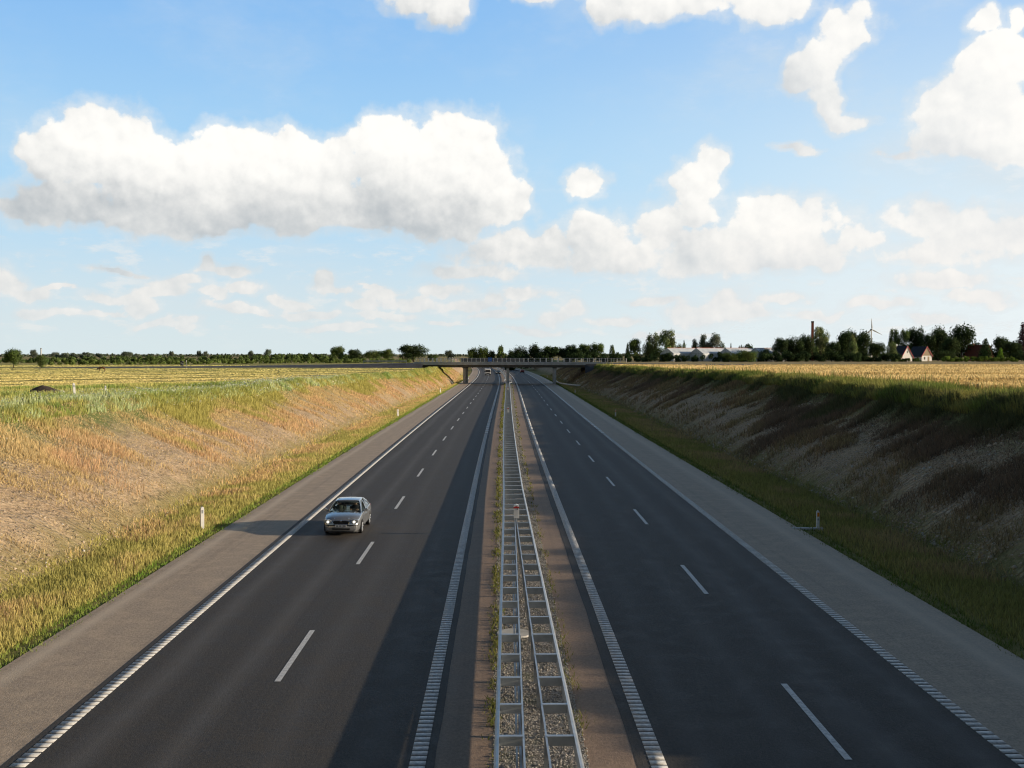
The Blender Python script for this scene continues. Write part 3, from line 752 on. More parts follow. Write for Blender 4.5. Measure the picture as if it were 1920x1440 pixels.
def side_grass(side):
    # verge
    n = 70000
    Y = sample_y(n, 27, 420); f = rng.random(n)
    toe = l_toe(Y) if side < 0 else r_toe(Y); edge = LE if side < 0 else RE
    crest = l_crest(Y) if side < 0 else r_crest(Y)
    f2 = f * 1.04
    U = np.where(f2 < 1, edge + (toe - edge) * f2, toe + (crest - toe) * (f2 - 1))
    U = U + side * 0.03
    U = U - side * .38 * sstep((fbm(Y, Y * 0 + side, 1.1, 17) - .47) / .2) * (f2 < .10) * rng.random(n)
    X = U + cl(Y)
    pn = fbm(X, Y, 3.0, 11); pn2 = fbm(X, Y, 0.9, 14)
    dry = sstep((pn - 0.40) / 0.2) * np.clip(f2 * 1.6 - .15, 0, 1) * np.clip(.45 + Y / 110, 0, 1.0)
    col = lerp(OLIVE * 2.0, DRY * 1.15, dry)
    col = np.where((f2 < 0.10 + 0.06 * pn2)[:, None], lerp(BRIGHT * (1.3 if side < 0 else .9), OLIVE * 1.6, pn2), col)
    col = np.where((rng.random(n) < .18 * dry)[:, None], PINK[None] * .95, col)
    col *= rng.uniform(.7, 1.25, n)[:, None]
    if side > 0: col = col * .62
    h = (0.14 + 0.22 * np.clip(f2 * 2.2, 0, 1) * np.clip(1.5 - f2, 0, 1) * (0.4 + pn)) * rng.uniform(.6, 1.3, n)
    h = np.where(f2 < .1, .12 * rng.uniform(.6, 1.4, n), h)
    w = np.clip(0.0011 * Y, .035, .3)
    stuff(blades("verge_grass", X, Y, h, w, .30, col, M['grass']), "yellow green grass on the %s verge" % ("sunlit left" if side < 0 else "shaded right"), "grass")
    # slope
    n = 230000
    Y = sample_y(n, 24, 420)
    f = rng.random(n) ** 0.8
    toe = l_toe(Y) if side < 0 else r_toe(Y); crest = l_crest(Y) if side < 0 else r_crest(Y)
    X = toe + (crest - toe) * (f * 1.06 - .02) + cl(Y)
    # tussocks lie in streaks that run down the slope
    streak = fbm(X * (.35 if side < 0 else .85), Y * 1.2, 2.2, 21); big = fbm(X, Y, 14, 23); mid = fbm(X, Y, 4.5, 25)
    farg = np.clip((Y - 60) / 130, 0, 1)
    bare = (0.60 - 0.62 * f - .10 * farg)
    cover_p = sstep((streak * .6 + big * .55 - .32 - bare * .62) / .16)
    keep = rng.random(n) < cover_p * (0.30 + .7 * np.clip(f * 1.3, 0, 1)) + .22 * (.3 + streak)
    greenness = sstep((f - .74 + (mid - .5) * 1.5 + (big - .5) * 1.1 + .10 * farg) / .28)
    pinkness = .95 * (.25 + .75 * rng.random(n)) * sstep((mid - .36) / .3) * (1 - greenness) * sstep((f - .02) / .2)
    col = lerp(STRAW * .95, PINK, pinkness); col = col * (1 - greenness[:, None]) + lerp(OLIVE * 1.9, GREEN * 1.7, sstep((f - .8) / .3)) * greenness[:, None]
    col *= rng.uniform(.72, 1.25, n)[:, None]
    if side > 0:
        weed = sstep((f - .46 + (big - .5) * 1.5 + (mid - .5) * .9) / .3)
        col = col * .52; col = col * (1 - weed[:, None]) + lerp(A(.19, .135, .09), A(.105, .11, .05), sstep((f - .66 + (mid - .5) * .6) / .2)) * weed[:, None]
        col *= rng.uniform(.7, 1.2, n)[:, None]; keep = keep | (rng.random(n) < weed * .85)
    h = (.10 + (.20 if side < 0 else .38) * sstep((streak + mid - .85) / .3) + .16 * greenness * f) * rng.uniform(.5, 1.2, n)
    w = np.clip(0.0009 * Y, .022, .3)
    k = keep
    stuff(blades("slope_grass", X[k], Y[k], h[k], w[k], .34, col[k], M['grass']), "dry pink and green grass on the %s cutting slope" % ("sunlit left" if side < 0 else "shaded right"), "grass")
    # brow and margin herbs
    n = 90000 if side < 0 else 130000
    Y = sample_y(n, 30, 330) if side < 0 else 20 * (330 / 20) ** rng.random(n)
    crest = l_crest(Y) if side < 0 else r_crest(Y); fe = np.minimum(l_field(Y), crest - .8) if side < 0 else np.maximum(r_field(Y), crest + .8)
    fe = np.maximum(fe, crest - 30) if side < 0 else fe
    f = rng.random(n) ** (1.35 if side < 0 else 1.6)
    U = crest + (fe - crest) * (f * 1.0) - side * 1.0 * (1 - f)
    X = U + cl(Y)
    pn = fbm(X, Y, 4.0, 31); pn2 = fbm(X * .6, Y, 1.6, 33)
    if side < 0:
        col = lerp(GREEN * 1.8, OLIVE * 2.1, sstep((pn - .30) / .25))
        belt = sstep((pn2 - .40) / .18) * np.exp(-((np.abs(U - crest) - 1.2) / 2.2) ** 2) * np.clip(1.2 - Y / 240, 0, 1)
        belt = np.maximum(belt, .8 * sstep((pn - .55) / .1) * (f < .5))
        col = col * (1 - belt[:, None]) + SAGE[None] * 1.8 * belt[:, None]
        h = (.22 + .40 * pn2 * (1 - f)) * rng.uniform(.6, 1.3, n)
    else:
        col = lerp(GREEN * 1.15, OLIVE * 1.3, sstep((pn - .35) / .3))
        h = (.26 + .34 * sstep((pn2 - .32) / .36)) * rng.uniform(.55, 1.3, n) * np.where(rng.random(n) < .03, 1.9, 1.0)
    col *= rng.uniform(.7, 1.3, n)[:, None]
    w = np.clip(0.0011 * Y, .045 if side < 0 else .07, .3)
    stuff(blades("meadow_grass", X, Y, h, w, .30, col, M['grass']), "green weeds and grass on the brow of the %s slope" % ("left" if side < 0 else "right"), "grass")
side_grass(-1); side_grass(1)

def flowers():
    n = 9000
    Y = sample_y(n, 34, 170); crest = l_crest(Y)
    U = crest - rng.normal(0.8, 2.6, n); X = U + cl(Y)
    keep = (fbm(X * .6, Y, 1.6, 33) > .47) & (U < crest + 1.5)
    X, Y = X[keep], Y[keep]; n = len(X)
    Z = ground_z(X, Y) + rng.uniform(.25, .55, n); s = np.clip(.0007 * Y, .03, .1) * rng.uniform(.5, 1.2, n)
    P = np.stack([X, Y, Z], 1)
    th = rng.uniform(0, 6.28, n); e1 = np.stack([np.cos(th), np.sin(th), rng.normal(0, .3, n)], 1) * s[:, None]; e2 = np.stack([-np.sin(th), np.cos(th), rng.normal(0, .4, n)], 1) * s[:, None]
    V = np.stack([P - e1, P - e2, P + e1, P + e2], 1).reshape(-1, 3)
    C = np.repeat(np.tile(A(.66, .66, .56), (n, 1)), 4, 0)
    stuff(np_mesh("wild_flowers", V, np.arange(4 * n).reshape(n, 4), M['grass'], colors=C), "tiny white wild flowers along the left crest", "flowers")
flowers()

def corn():
    n = 230000
    Y = 34 * (292 / 34) ** (rng.random(n) ** .85)
    ang = rng.random(n)
    X0 = r_field(Y) + .2; X1 = np.minimum(.56 * Y + 14, 200.0)
    ok = X1 > X0
    X = X0 + (X1 - X0) * ang + cl(Y)
    X, Y = X[ok], Y[ok]; n = len(X)
    pn = fbm(X * .25, Y, 5, 41); p2 = fbm(X, Y, 1.2, 43)
    col = lerp(A(.50, .36, .15), A(.66, .52, .255), sstep((pn - .3) / .4)); col *= rng.uniform(.75, 1.2, n)[:, None]
    gap = sstep((fbm(X * .12, Y * 1.1, 2.6, 47) - .57) / .06)
    col = col * (1 - .55 * gap[:, None]) + A(.20, .16, .06)[None] * .55 * gap[:, None]
    h = (.52 + .22 * p2) * rng.uniform(.8, 1.15, n) * (1 - .55 * gap)
    w = np.clip(.0016 * Y, .07, .45)
    stuff(blades("corn", X, Y, h, w, .16, col, M['grass'], tip=.5, face=.5, turn=28), "ripe golden corn standing in the field to the right", "corn")
corn()
def stubble():
    n = 130000
    Y = 58 * (370 / 58) ** rng.random(n)
    X0 = -(.50 * Y + 16); X1 = np.minimum(l_field(Y), l_crest(Y) - 0.8)
    ok = X1 > X0
    X = X0 + (X1 - X0) * rng.random(n) + cl(Y)
    ok &= ~((Y > 285) & (Y < 312))
    X, Y = X[ok], Y[ok]; n = len(X)
    perp = X * math.cos(R(33)) - Y * math.sin(R(33)) + (fbm(X, Y, 40, 51) - .5) * 2.2
    band = np.sin(perp * 2 * math.pi / 6.3) + 1.0 * np.sin(perp * 2 * math.pi / 15.5 + 1) + (fbm(X, Y, 9, 53) - .5) * 1.3
    b = sstep((band + .5) / 1.3)
    col = lerp(A(.30, .275, .075), A(.64, .54, .23), b); col *= rng.uniform(.75, 1.2, n)[:, None]
    g = np.clip((Y - 150) / 130, 0, 1) * .35
    col = col * (1 - g[:, None]) + A(.32, .34, .10)[None] * g[:, None]
    h = (.03 + .11 * b) * rng.uniform(.8, 1.15, n)
    w = np.clip(.0018 * Y, .12, .5)
    stuff(blades("cut_straw", X, Y, h, w, .5, col, M['grass'], tip=.6, face=.6, turn=45), "gold and green cut straw lying in rows on the left field", "straw")
stubble()

def stones():
    def scat(name, X, Y, s, label, col, zo=0.0):
        n = len(X)
        base = np.array([(1,0,0),(0,1,0),(-1,0,0),(0,-1,0),(0,0,.8),(0,0,-.6)], float)
        J = base[None] * rng.uniform(.55, 1.25, (n, 6, 1)) * s[:, None, None]
        th = rng.uniform(0, 6.28, n); c, q = np.cos(th), np.sin(th)
        Rm = np.zeros((n, 3, 3)); Rm[:, 0, 0] = c; Rm[:, 0, 1] = -q; Rm[:, 1, 0] = q; Rm[:, 1, 1] = c; Rm[:, 2, 2] = 1
        V = np.einsum('nij,nkj->nki', Rm, J) + np.stack([X, Y, ground_z(X, Y) + zo], 1)[:, None, :]
        fb = np.array([(0,1,4),(1,2,4),(2,3,4),(3,0,4),(1,0,5),(2,1,5),(3,2,5),(0,3,5)])
        Fc = (fb[None] + 6 * np.arange(n)[:, None, None]).reshape(-1, 3)
        C = np.repeat(col, 6, 0)
        stuff(np_mesh(name, V.reshape(-1, 3), Fc, M['grass_stone'], colors=C), label, "stones")
    m = bpy.data.materials.new("clods"); m.use_nodes = True; N = NT(m.node_tree); b = N.n['Principled BSDF']
    N.put(b.inputs['Base Color'], N.new('ShaderNodeAttribute', attribute_name='tint').outputs['Color']); b.inputs['Roughness'].default_value = .95
    M['grass_stone'] = m
    for side in (-1, 1):
        n = 15000 if side < 0 else 30000; Y = sample_y(n, 26, 260); f = rng.random(n) ** 1.3
        toe = l_toe(Y) if side < 0 else r_toe(Y); crest = l_crest(Y) if side < 0 else r_crest(Y)
        X = toe + (crest - toe) * f * .8 + cl(Y)
        keep = rng.random(n) < .25 + .75 * (fbm(X, Y, 5, 61) > .46)
        X, Y = X[keep], Y[keep]; n = len(X)
        s = rng.exponential(.018, n) + .014 + .0002 * Y; s = np.minimum(s, .11) * (1 if side < 0 else 1.35)
        v = rng.random(n)
        col = lerp(A(.40, .29, .19), A(.66, .54, .40), v); big = rng.random(n) < .05
        col[big] = A(.62, .58, .50)
        scat("soil_clods", X, Y, s, "clods and pale stones on the %s bare slope" % ("sunlit left" if side < 0 else "shaded right"), col)
    n = 15000; Y = sample_y(n, 14, 120); U = rng.uniform(-.2, 1.75, n); X = U + cl(Y)
    s = rng.uniform(.012, .030, n) + .0002 * Y
    col = lerp(A(.17, .155, .135), A(.50, .47, .42), rng.random(n))
    scat("gravel", X, Y, s, "loose grey gravel of the median", col, zo=.07)
    n = 7000; Y = sample_y(n, 14, 300)
    U = np.where(rng.random(n) < .78, rng.normal(-.16, .10, n), rng.normal(1.75, .08, n)); X = U + cl(Y)
    keep = rng.random(n) < .1 + .9 * (fbm(X * .2, Y, 1.4, 71) > .47); X, Y = X[keep], Y[keep]; n = len(X)
    o = blades("median_weeds", X, Y, rng.uniform(.04, .16, n), np.clip(.0011 * Y, .03, .2), .5, lerp(GREEN * .9, OLIVE, rng.random(n)), M['grass'], zoff=.06)
    stuff(o, "weeds growing along the median gravel edge", "weeds")
stones()

# ------------------------------------------------------------------ trees
def lobes_for(kind, r):
    L = []
    if kind == 'round':
        for i in range(16):
            a = r.uniform(0, 6.28); q = r.uniform(0, 1) ** .5; z = r.uniform(.20, .84)
            rad = .5 * math.sin(math.pi * min(1, max(0.10, (z + .02) / 1.06))) ** .6
            L.append((math.cos(a) * rad * q * .75, math.sin(a) * rad * q * .75, z, r.uniform(.13, .22)))
        L.append((0, 0, .62, .30))
    elif kind == 'oval':
        for i in range(17):
            a = r.uniform(0, 6.28); z = r.uniform(.18, .88); q = r.uniform(.2, 1)
            rad = .36 * math.sin(math.pi * min(1, max(.08, z))) ** .6
            L.append((math.cos(a) * rad * q, math.sin(a) * rad * q, z, r.uniform(.11, .19)))
    elif kind == 'conifer':
        for i in range(26):
            z = .07 + .9 * i / 26; rad = .44 * (1 - z) ** .85 + .02; a = i * 2.4
            L.append((math.cos(a) * rad * .6, math.sin(a) * rad * .6, z, .07 + .16 * (1 - z)))
    elif kind == 'bush':
        for i in range(14):
            a = r.uniform(0, 6.28); q = r.uniform(0, 1) ** .5; z = r.uniform(.12, .72)
            L.append((math.cos(a) * .36 * q, math.sin(a) * .36 * q, z, r.uniform(.16, .27)))
    elif kind == 'birch':
        for i in range(20):
            z = .10 + .82 * i / 20; rad = .36 * (1 - z) ** .7 + .04; a = i * 2.1 + r.uniform(-.5, .5)
            L.append((math.cos(a) * rad * .7, math.sin(a) * rad * .7, z, .10 + .10 * (1 - z)))
    return L
def leaf_cloud(centers, radii, n, size, tints, r, squash=1.0):
    w = radii ** 2; w = w / w.sum()
    k = r.choice(len(radii), n, p=w)
    d = r.normal(0, 1, (n, 3)); d /= np.linalg.norm(d, axis=1)[:, None]
    rad = radii[k] * (0.55 + 0.5 * r.random(n) ** .6) * (1 + .18 * r.normal(0, 1, n))
    P = centers[k] + d * rad[:, None] * np.array([1, 1, squash])
    nrm = d + r.normal(0, .55, (n, 3)); nrm /= np.linalg.norm(nrm, axis=1)[:, None]
    e1 = np.cross(nrm, r.normal(0, 1, (n, 3))); e1 /= np.linalg.norm(e1, axis=1)[:, None]; e2 = np.cross(nrm, e1)
    s = size * r.uniform(.55, 1.3, n)[:, None]
    V = np.stack([P - e1 * s, P - e2 * s * .7, P + e1 * s, P + e2 * s * .7], 1)
    C = tints[k] * r.uniform(.7, 1.35, n)[:, None]
    return V.reshape(-1, 3), np.repeat(C, 4, 0)
TREE_PROTO = {}
def tree_proto(kind, tone, seed):
    key = (kind, tone, seed)
    if key in TREE_PROTO: return TREE_PROTO[key]
    r = np.random.default_rng(seed * 7 + 11); rr = random.Random(seed)
    L = lobes_for(kind, rr)
    cen = np.array([l[:3] for l in L]); rad = np.array([l[3] for l in L])
    base = {'dark': A(.046, .068, .028), 'mid': A(.095, .130, .040), 'light': A(.155, .18, .075), 'blue': A(.135, .160, .115), 'bright': A(.14, .23, .04), 'red': A(.07, .035, .04)}[tone]  # blue tone puts distance haze into the leaf colour; the silvery trees share it
    tints = base[None] * r.uniform(.7, 1.35, len(L))[:, None] * (1 + r.normal(0, .06, (len(L), 3)))
    n = {'round': 5200, 'oval': 4600, 'conifer': 4000, 'bush': 3600, 'birch': 4200}[kind]
    V, C = leaf_cloud(cen, rad, n, .025, tints, r)
    o = np_mesh("crown", V, np.arange(len(V)).reshape(-1, 4), M['leaf'], colors=C)
    crown = o.data; bpy.data.objects.remove(o)
    mb = MB(); top = {'round': .6, 'oval': .75, 'conifer': .95, 'bush': .4, 'birch': .85}[kind]
    mb.tube((0, 0, -.03), (0.01, 0.01, top * .45), .028, .020, 7).tube((0.01, 0.01, top * .45), (0, 0, top), .020, .006, 6)
    for i in range(6):
        l = L[rr.randrange(len(L))]
        if l[2] > .2: mb.tube((0, 0, max(.1, l[2] - .22)), (l[0], l[1], l[2]), .010, .003, 5)
    o = mb.build("trunk", M['bark'], fix=False); trunk = o.data; bpy.data.objects.remove(o)
    TREE_PROTO[key] = (crown, trunk); return TREE_PROTO[key]
def tree(px, ytop, wpx, Y, kind, tone, label, group=None, ybase=None, seed=None, cat=None, name=None):
    x = (px - 940) / F * Y
    z0 = gz(x, Y) if ybase is None else CAM_H - (ybase - 664) / F * Y
    h = CAM_H - (ytop - 664) / F * Y - z0
    w = wpx / F * Y * 1.04
    seed = (int(px) % 5) if seed is None else seed
    crown, trunk = tree_proto(kind, tone, seed)
    nm = name or {'conifer': 'fir_tree', 'birch': 'birch_tree', 'bush': 'shrub'}.get(kind, 'leafy_tree')
    t = thing(nm, label, cat or ('shrub' if kind == 'bush' else 'tree'), (x, Y, z0 - .05), random.Random(px).uniform(0, 6.28), group)
    t.scale = (w, w, h * 1.02)
    for nmp, d in (("crown", crown), ("trunk", trunk)):
        c = bpy.data.objects.new(nmp, d); COL.objects.link(c); c.parent = t
    return t
def hedge(px0, px1, ytop, Y, depth, tone, label, lump=.25, n=None, name="hedge", Y1=None, cat="hedge", size=None, kind_stuff=False, ytop1=None, squareness=0):
    Y1 = Y if Y1 is None else Y1; ytop1 = ytop if ytop1 is None else ytop1
    x0, x1 = (px0 - 940) / F * Y, (px1 - 940) / F * Y1
    r = np.random.default_rng(abs(int(px0)) + 5)
    ln = math.hypot(x1 - x0, Y1 - Y)
    h0 = CAM_H - (ytop - 664) / F * Y - gz(x0, Y); h1 = CAM_H - (ytop1 - 664) / F * Y1 - gz(x1, Y1)
    base = {'dark': A(.036, .058, .024), 'mid': A(.10, .14, .045), 'light': A(.155, .20, .06), 'blue': A(.13, .155, .11), 'clip': A(.15, .21, .045)}[tone]  # blue here is the haze over far woods, mixed into the leaf colour
    m = max(6, int(ln / max(.5, h0 * .5)) * 3)
    f = r.random(m); hh = h0 + (h1 - h0) * f
    rad = hh * r.uniform(.22, .34, m)
    cz = r.uniform(.15, 1.0, m) * (hh - rad * 1.0) * (1 + lump * r.normal(0, .45, m)); cz = np.clip(cz, rad * .4, None)
    X = x0 + (x1 - x0) * f; YY = Y + (Y1 - Y) * f + r.uniform(-.5, .5, m) * depth
    G = ground_z(X, YY)
    x_m, y_m = X.mean(), YY.mean(); z_m = float(gz(x_m, y_m))
    cen = np.stack([X - x_m, YY - y_m, G + cz - z_m], 1)
    tints = base[None] * r.uniform(.65, 1.35, m)[:, None]
    n = n or min(26000, max(2500, int(m * 130)))
    V, C = leaf_cloud(cen, rad, n, size or h0 * .055, tints, r)
    if squareness:
        V[:, 2] = np.clip(V[:, 2], -.2, max(h0, h1) * (1 + r.normal(0, .012, len(V))))
    o = np_mesh(name, V, np.arange(len(V)).reshape(-1, 4), M['leaf'], colors=C)
    o.location = (x_m, y_m, z_m)
    if kind_stuff: stuff(o, label, cat)
    else: tag(o, label, cat)
    return o

GW = "trees behind the motorway bridge"; GL = "trees along the left horizon"; GR = "trees around the greenhouses"; GH = "trees around the white house"
# left horizon
tree(30, 654, 36, 285, 'round', 'mid', "bushy round tree at the far left edge of the field", GL)
tree(81, 665, 25, 290, 'round', 'mid', "small round tree in front of the thin left chimney", GL, seed=3)
for (px, yt, w, lab) in [(68, 655, 14, "pale distant tree between the two round field trees"), (107, 659, 16, "pale distant tree just right of the thin left chimney"), (240, 659, 24, "wide low distant tree above the left plantation"),
                         (324, 658, 11, "small grey distant tree poking above the plantation over the chevron sign"), (375, 657, 9, "narrow grey distant tree, left of a close pair"), (388, 658, 10, "rounder grey distant tree, right of a close pair"),
                         (472, 656, 14, "dark distant tree top above the plantation, left of a round one"), (503, 654, 14, "round grey distant tree standing alone above the plantation")]:
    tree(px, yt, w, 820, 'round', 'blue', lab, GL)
hedge(112, 190, 661, 800, 20, 'blue', "low distant copse rising above the left plantation", name="copse", cat="copse", size=.55)
hedge(-60, 560, 668, 470, 10, 'mid', "rows of young trees in a plantation across the left field", .15, name="plantation", cat="plantation", kind_stuff=True, Y1=520, n=26000, size=.32, ytop1=665)
hedge(90, 780, 672, 372, 5, 'light', "front rows of pale young trees beyond the left field", .3, name="plantation", cat="plantation", kind_stuff=True, Y1=470, n=26000, size=.22, ytop1=671.5)
hedge(480, 700, 662.5, 560, 10, 'mid', "taller dense plantation rows below the left skyline", .2, name="plantation", cat="plantation", kind_stuff=True, Y1=560, size=.4)
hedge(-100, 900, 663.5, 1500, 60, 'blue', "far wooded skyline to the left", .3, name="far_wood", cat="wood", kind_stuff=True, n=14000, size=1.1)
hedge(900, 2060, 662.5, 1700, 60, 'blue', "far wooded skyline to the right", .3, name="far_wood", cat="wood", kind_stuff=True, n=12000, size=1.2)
tree(635, 649, 32, 540, 'round', 'mid', "tall leafy tree left of a darker one beyond the plantation", GL)
tree(666, 654, 30, 540, 'round', 'dark', "dark leafy tree beyond the plantation, next to a taller one", GL)
tree(700, 655, 34, 545, 'round', 'mid', "middle tree of the row leading to the big dome tree", GL, seed=2)
tree(728, 654, 30, 535, 'round', 'mid', "leafy tree just left of the big dome shaped tree", GL)
tree(776, 645, 66, 500, 'round', 'dark', "broad dome shaped dark tree left of the bridge", GL, seed=1)
tree(812, 660, 18, 510, 'bush', 'mid', "low shrub at the right foot of the big dome tree", GL)
# behind the bridge
for (px, yt, w, k, tn, lab) in [(843, 656, 18, 'round', 'blue', "pale distant tree left of the row behind the bridge"), (886, 651, 24, 'round', 'mid', "leftmost full tree of the row over the bridge railing"),
        (905, 650, 24, 'round', 'mid', "rounded tree above the blue sign, second of the row"), (921, 656, 18, 'round', 'dark', "low dark tree right above the blue sign"), (940, 650, 22, 'oval', 'mid', "upright oval tree above the central bridge pier"),
        (958, 656, 18, 'round', 'dark', "low tree joining the oval tree to the dark wood")]:
    tree(px, yt, w, 640, k, tn, lab, GW)
for (px, yt, w, tn, lab) in [(977, 646, 30, 'dark', "dark tree at the left end of the wood beyond the bridge"), (1003, 645, 32, 'dark', "dark tree in the wood, second from its left end"), (1026, 648, 30, 'mid', "lighter tree in the middle of the wood beyond the bridge"),
        (1047, 649, 28, 'dark', "lower dark tree in the middle of the wood beyond the bridge"), (1069, 646, 30, 'dark', "dark tree right of the middle of the wood beyond the bridge"), (1096, 644, 32, 'mid', "tall green tree near the right end of the wood"), (1120, 643, 30, 'mid', "tallest tree closing the right end of the wood")]:
    tree(px, yt, w, 560, 'round', tn, lab, GW)
hedge(955, 1140, 657, 552, 8, 'dark', "dark undergrowth along the foot of the wood beyond the bridge", name="undergrowth", cat="undergrowth", n=9000)
# greenhouse area
hedge(1060, 1250, 664, 440, 6, 'dark', "long dark hedge leading from the bridge to the greenhouses", n=12000)
tree(1148, 646, 18, 520, 'birch', 'mid', "small pointed tree in the gap right of the wood", GR)
tree(1177, 643, 14, 520, 'conifer', 'dark', "narrow dark fir at the left of the greenhouse trees", GR)
tree(1192, 635, 38, 500, 'oval', 'mid', "leaning green tree left of the two tall greenhouse trees", GR)
tree(1214, 640, 24, 505, 'bush', 'light', "light bushy growth under the two tall greenhouse trees", GR)
tree(1224, 619, 30, 505, 'oval', 'light', "left one of the two tall trees behind the greenhouse end", GR)
tree(1251, 616, 42, 500, 'oval', 'light', "tallest right hand one of the two trees behind the greenhouse end", GR)
tree(1238, 648, 34, 490, 'bush', 'dark', "dark bush at the greenhouse corner", GR)
tree(1276, 640, 22, 505, 'bush', 'mid', "bush behind the first greenhouse roof", GR)
tree(1283, 638, 9, 520, 'conifer', 'dark', "tiny dark fir behind the greenhouse roofs", GR)
tree(1303, 635, 22, 520, 'birch', 'dark', "pointed dark tree left of the twin trees behind the greenhouses", GR)
tree(1321, 625, 26, 520, 'oval', 'blue', "left one of the twin silvery trees behind the greenhouses", GR)
tree(1344, 620, 36, 520, 'oval', 'blue', "larger right one of the twin silvery trees behind the greenhouses", GR)
tree(1371, 643, 7, 540, 'conifer', 'dark', "thin cypress like tree behind the greenhouse roof ridge", GR)
tree(1389, 644, 11, 560, 'oval', 'blue', "little pale tree behind the greenhouse roof, right of the thin cypress", GR)
hedge(1398, 1462, 645, 540, 6, 'dark', "bushes showing above the right greenhouse ridge", n=5000)
hedge(1240, 1385, 662.0, 432, 5, 'dark', "dark low hedge in front of the greenhouses", n=12000, lump=.4)
tree(1367, 657, 32, 424, 'bush', 'mid', "round shrub standing before the greenhouses", GR)
tree(1402, 654, 46, 426, 'bush', 'mid', "wide ragged shrub hiding the right greenhouses", GR, seed=1)
hedge(1385, 1505, 661, 436, 6, 'dark', "dark hedge joining the shrubs to the chimney trees", n=12000, lump=.35)
tree(1438, 650, 30, 455, 'bush', 'dark', "dark shrub hiding the end of the last greenhouse", GR)
tree(1466, 632, 34, 455, 'round', 'dark', "dark tree at the left of the group by the brick chimney", GH)
tree(1490, 628, 34, 458, 'round', 'dark', "dark tree in the middle of the group by the brick chimney", GH, seed=2)
tree(1513, 627, 34, 462, 'round', 'dark', "dark tree directly left of the brick chimney", GH, seed=4)
tree(1541, 610, 38, 470, 'oval', 'light', "tall pale silvery tree right of the brick chimney", GH)
tree(1561, 639, 34, 455, 'round', 'dark', "dark lower tree right of the pale silvery tree", GH)
hedge(1440, 1612, 659, 440, 7, 'dark', "tall dark hedge below the brick chimney", n=14000, lump=.3)
tree(1592, 619, 46, 480, 'round', 'dark', "big dark rounded tree left of the wind turbine", GH, seed=0)
tree(1620, 621, 44, 484, 'round', 'dark', "big dark tree in front of the wind turbine tower", GH, seed=3)
tree(1601, 627, 26, 448, 'birch', 'light', "lighter pointed birch in front of the big dark trees", GH)
tree(1645, 641, 34, 462, 'round', 'dark', "lower dark tree right of the wind turbine", GH)
hedge(1445, 1690, 645, 545, 8, 'dark', "dense dark tree belt closing the gaps behind the brick chimney", n=14000, lump=.3, name="tree_belt", cat="trees", kind_stuff=True)
hedge(1700, 2000, 640, 560, 8, 'dark', "dense dark tree belt closing the gaps behind the white house", n=16000, lump=.3, name="tree_belt", cat="trees", kind_stuff=True)
hedge(1596, 1684, 660, 446, 6, 'dark', "dark hedge with an opening left of the white house", n=9000)
tree(1674, 640, 34, 452, 'birch', 'light', "sunlit bushy birch touching the white house roof", GH)
tree(1681, 614, 30, 520, 'oval', 'mid', "first tall tree behind the white house chimney", GH)
tree(1698, 619, 26, 518, 'oval', 'mid', "second tall tree, right behind the white gable", GH)
tree(1720, 612, 38, 524, 'round', 'dark', "open crowned dark tree behind the white house", GH, seed=1)
tree(1741, 624, 34, 516, 'round', 'dark', "dark tree filling the gap behind the second gable", GH)
tree(1762, 608, 46, 520, 'round', 'dark', "tall spreading dark tree right of the white house", GH, seed=2)
tree(1786, 630, 40, 500, 'round', 'dark', "lower dark tree between two tall spreading trees", GH)
tree(1806, 608, 52, 505, 'round', 'dark', "tall spreading dark tree above the clipped hedge", GH, seed=4)
tree(1775, 655, 34, 492, 'bush', 'dark', "dark bush beside the second white gable", GH)
tree(1851, 635, 32, 455, 'conifer', 'dark', "dark cone shaped fir in front of the red roofed house", GH)
tree(1880, 631, 36, 520, 'round', 'dark', "dark tree behind the red roofed house", GH)
tree(1900, 640, 34, 500, 'round', 'dark', "dark lower tree at the right of the red roofed house", GH)
tree(1880, 652, 15, 452, 'birch', 'bright', "small bright green tree beside the red roofed house", GH)
tree(1922, 606, 34, 545, 'conifer', 'red', "tall dark red leaved tree cut by the right edge", GH, name="copper_tree")
tree(1960, 630, 60, 550, 'round', 'dark', "dark tree just past the right edge", GH)
hedge(1767, 1837, 667.3, 447, 1.6, 'clip', "clipped light green hedge under the tall spreading tree", .02, n=9000, size=.13, squareness=1)
hedge(1840, 1909, 667.3, 447, 1.6, 'clip', "clipped light green hedge in front of the red roofed house", .02, n=9000, size=.13, squareness=1)
hedge(1682, 1730, 671, 462, 2, 'mid', "low green hedge in front of the white gable", .1, n=6000, size=.16)
hedge(1900, 2100, 655, 470, 5, 'dark', "dark hedge at the right edge below the copper tree", n=9000)

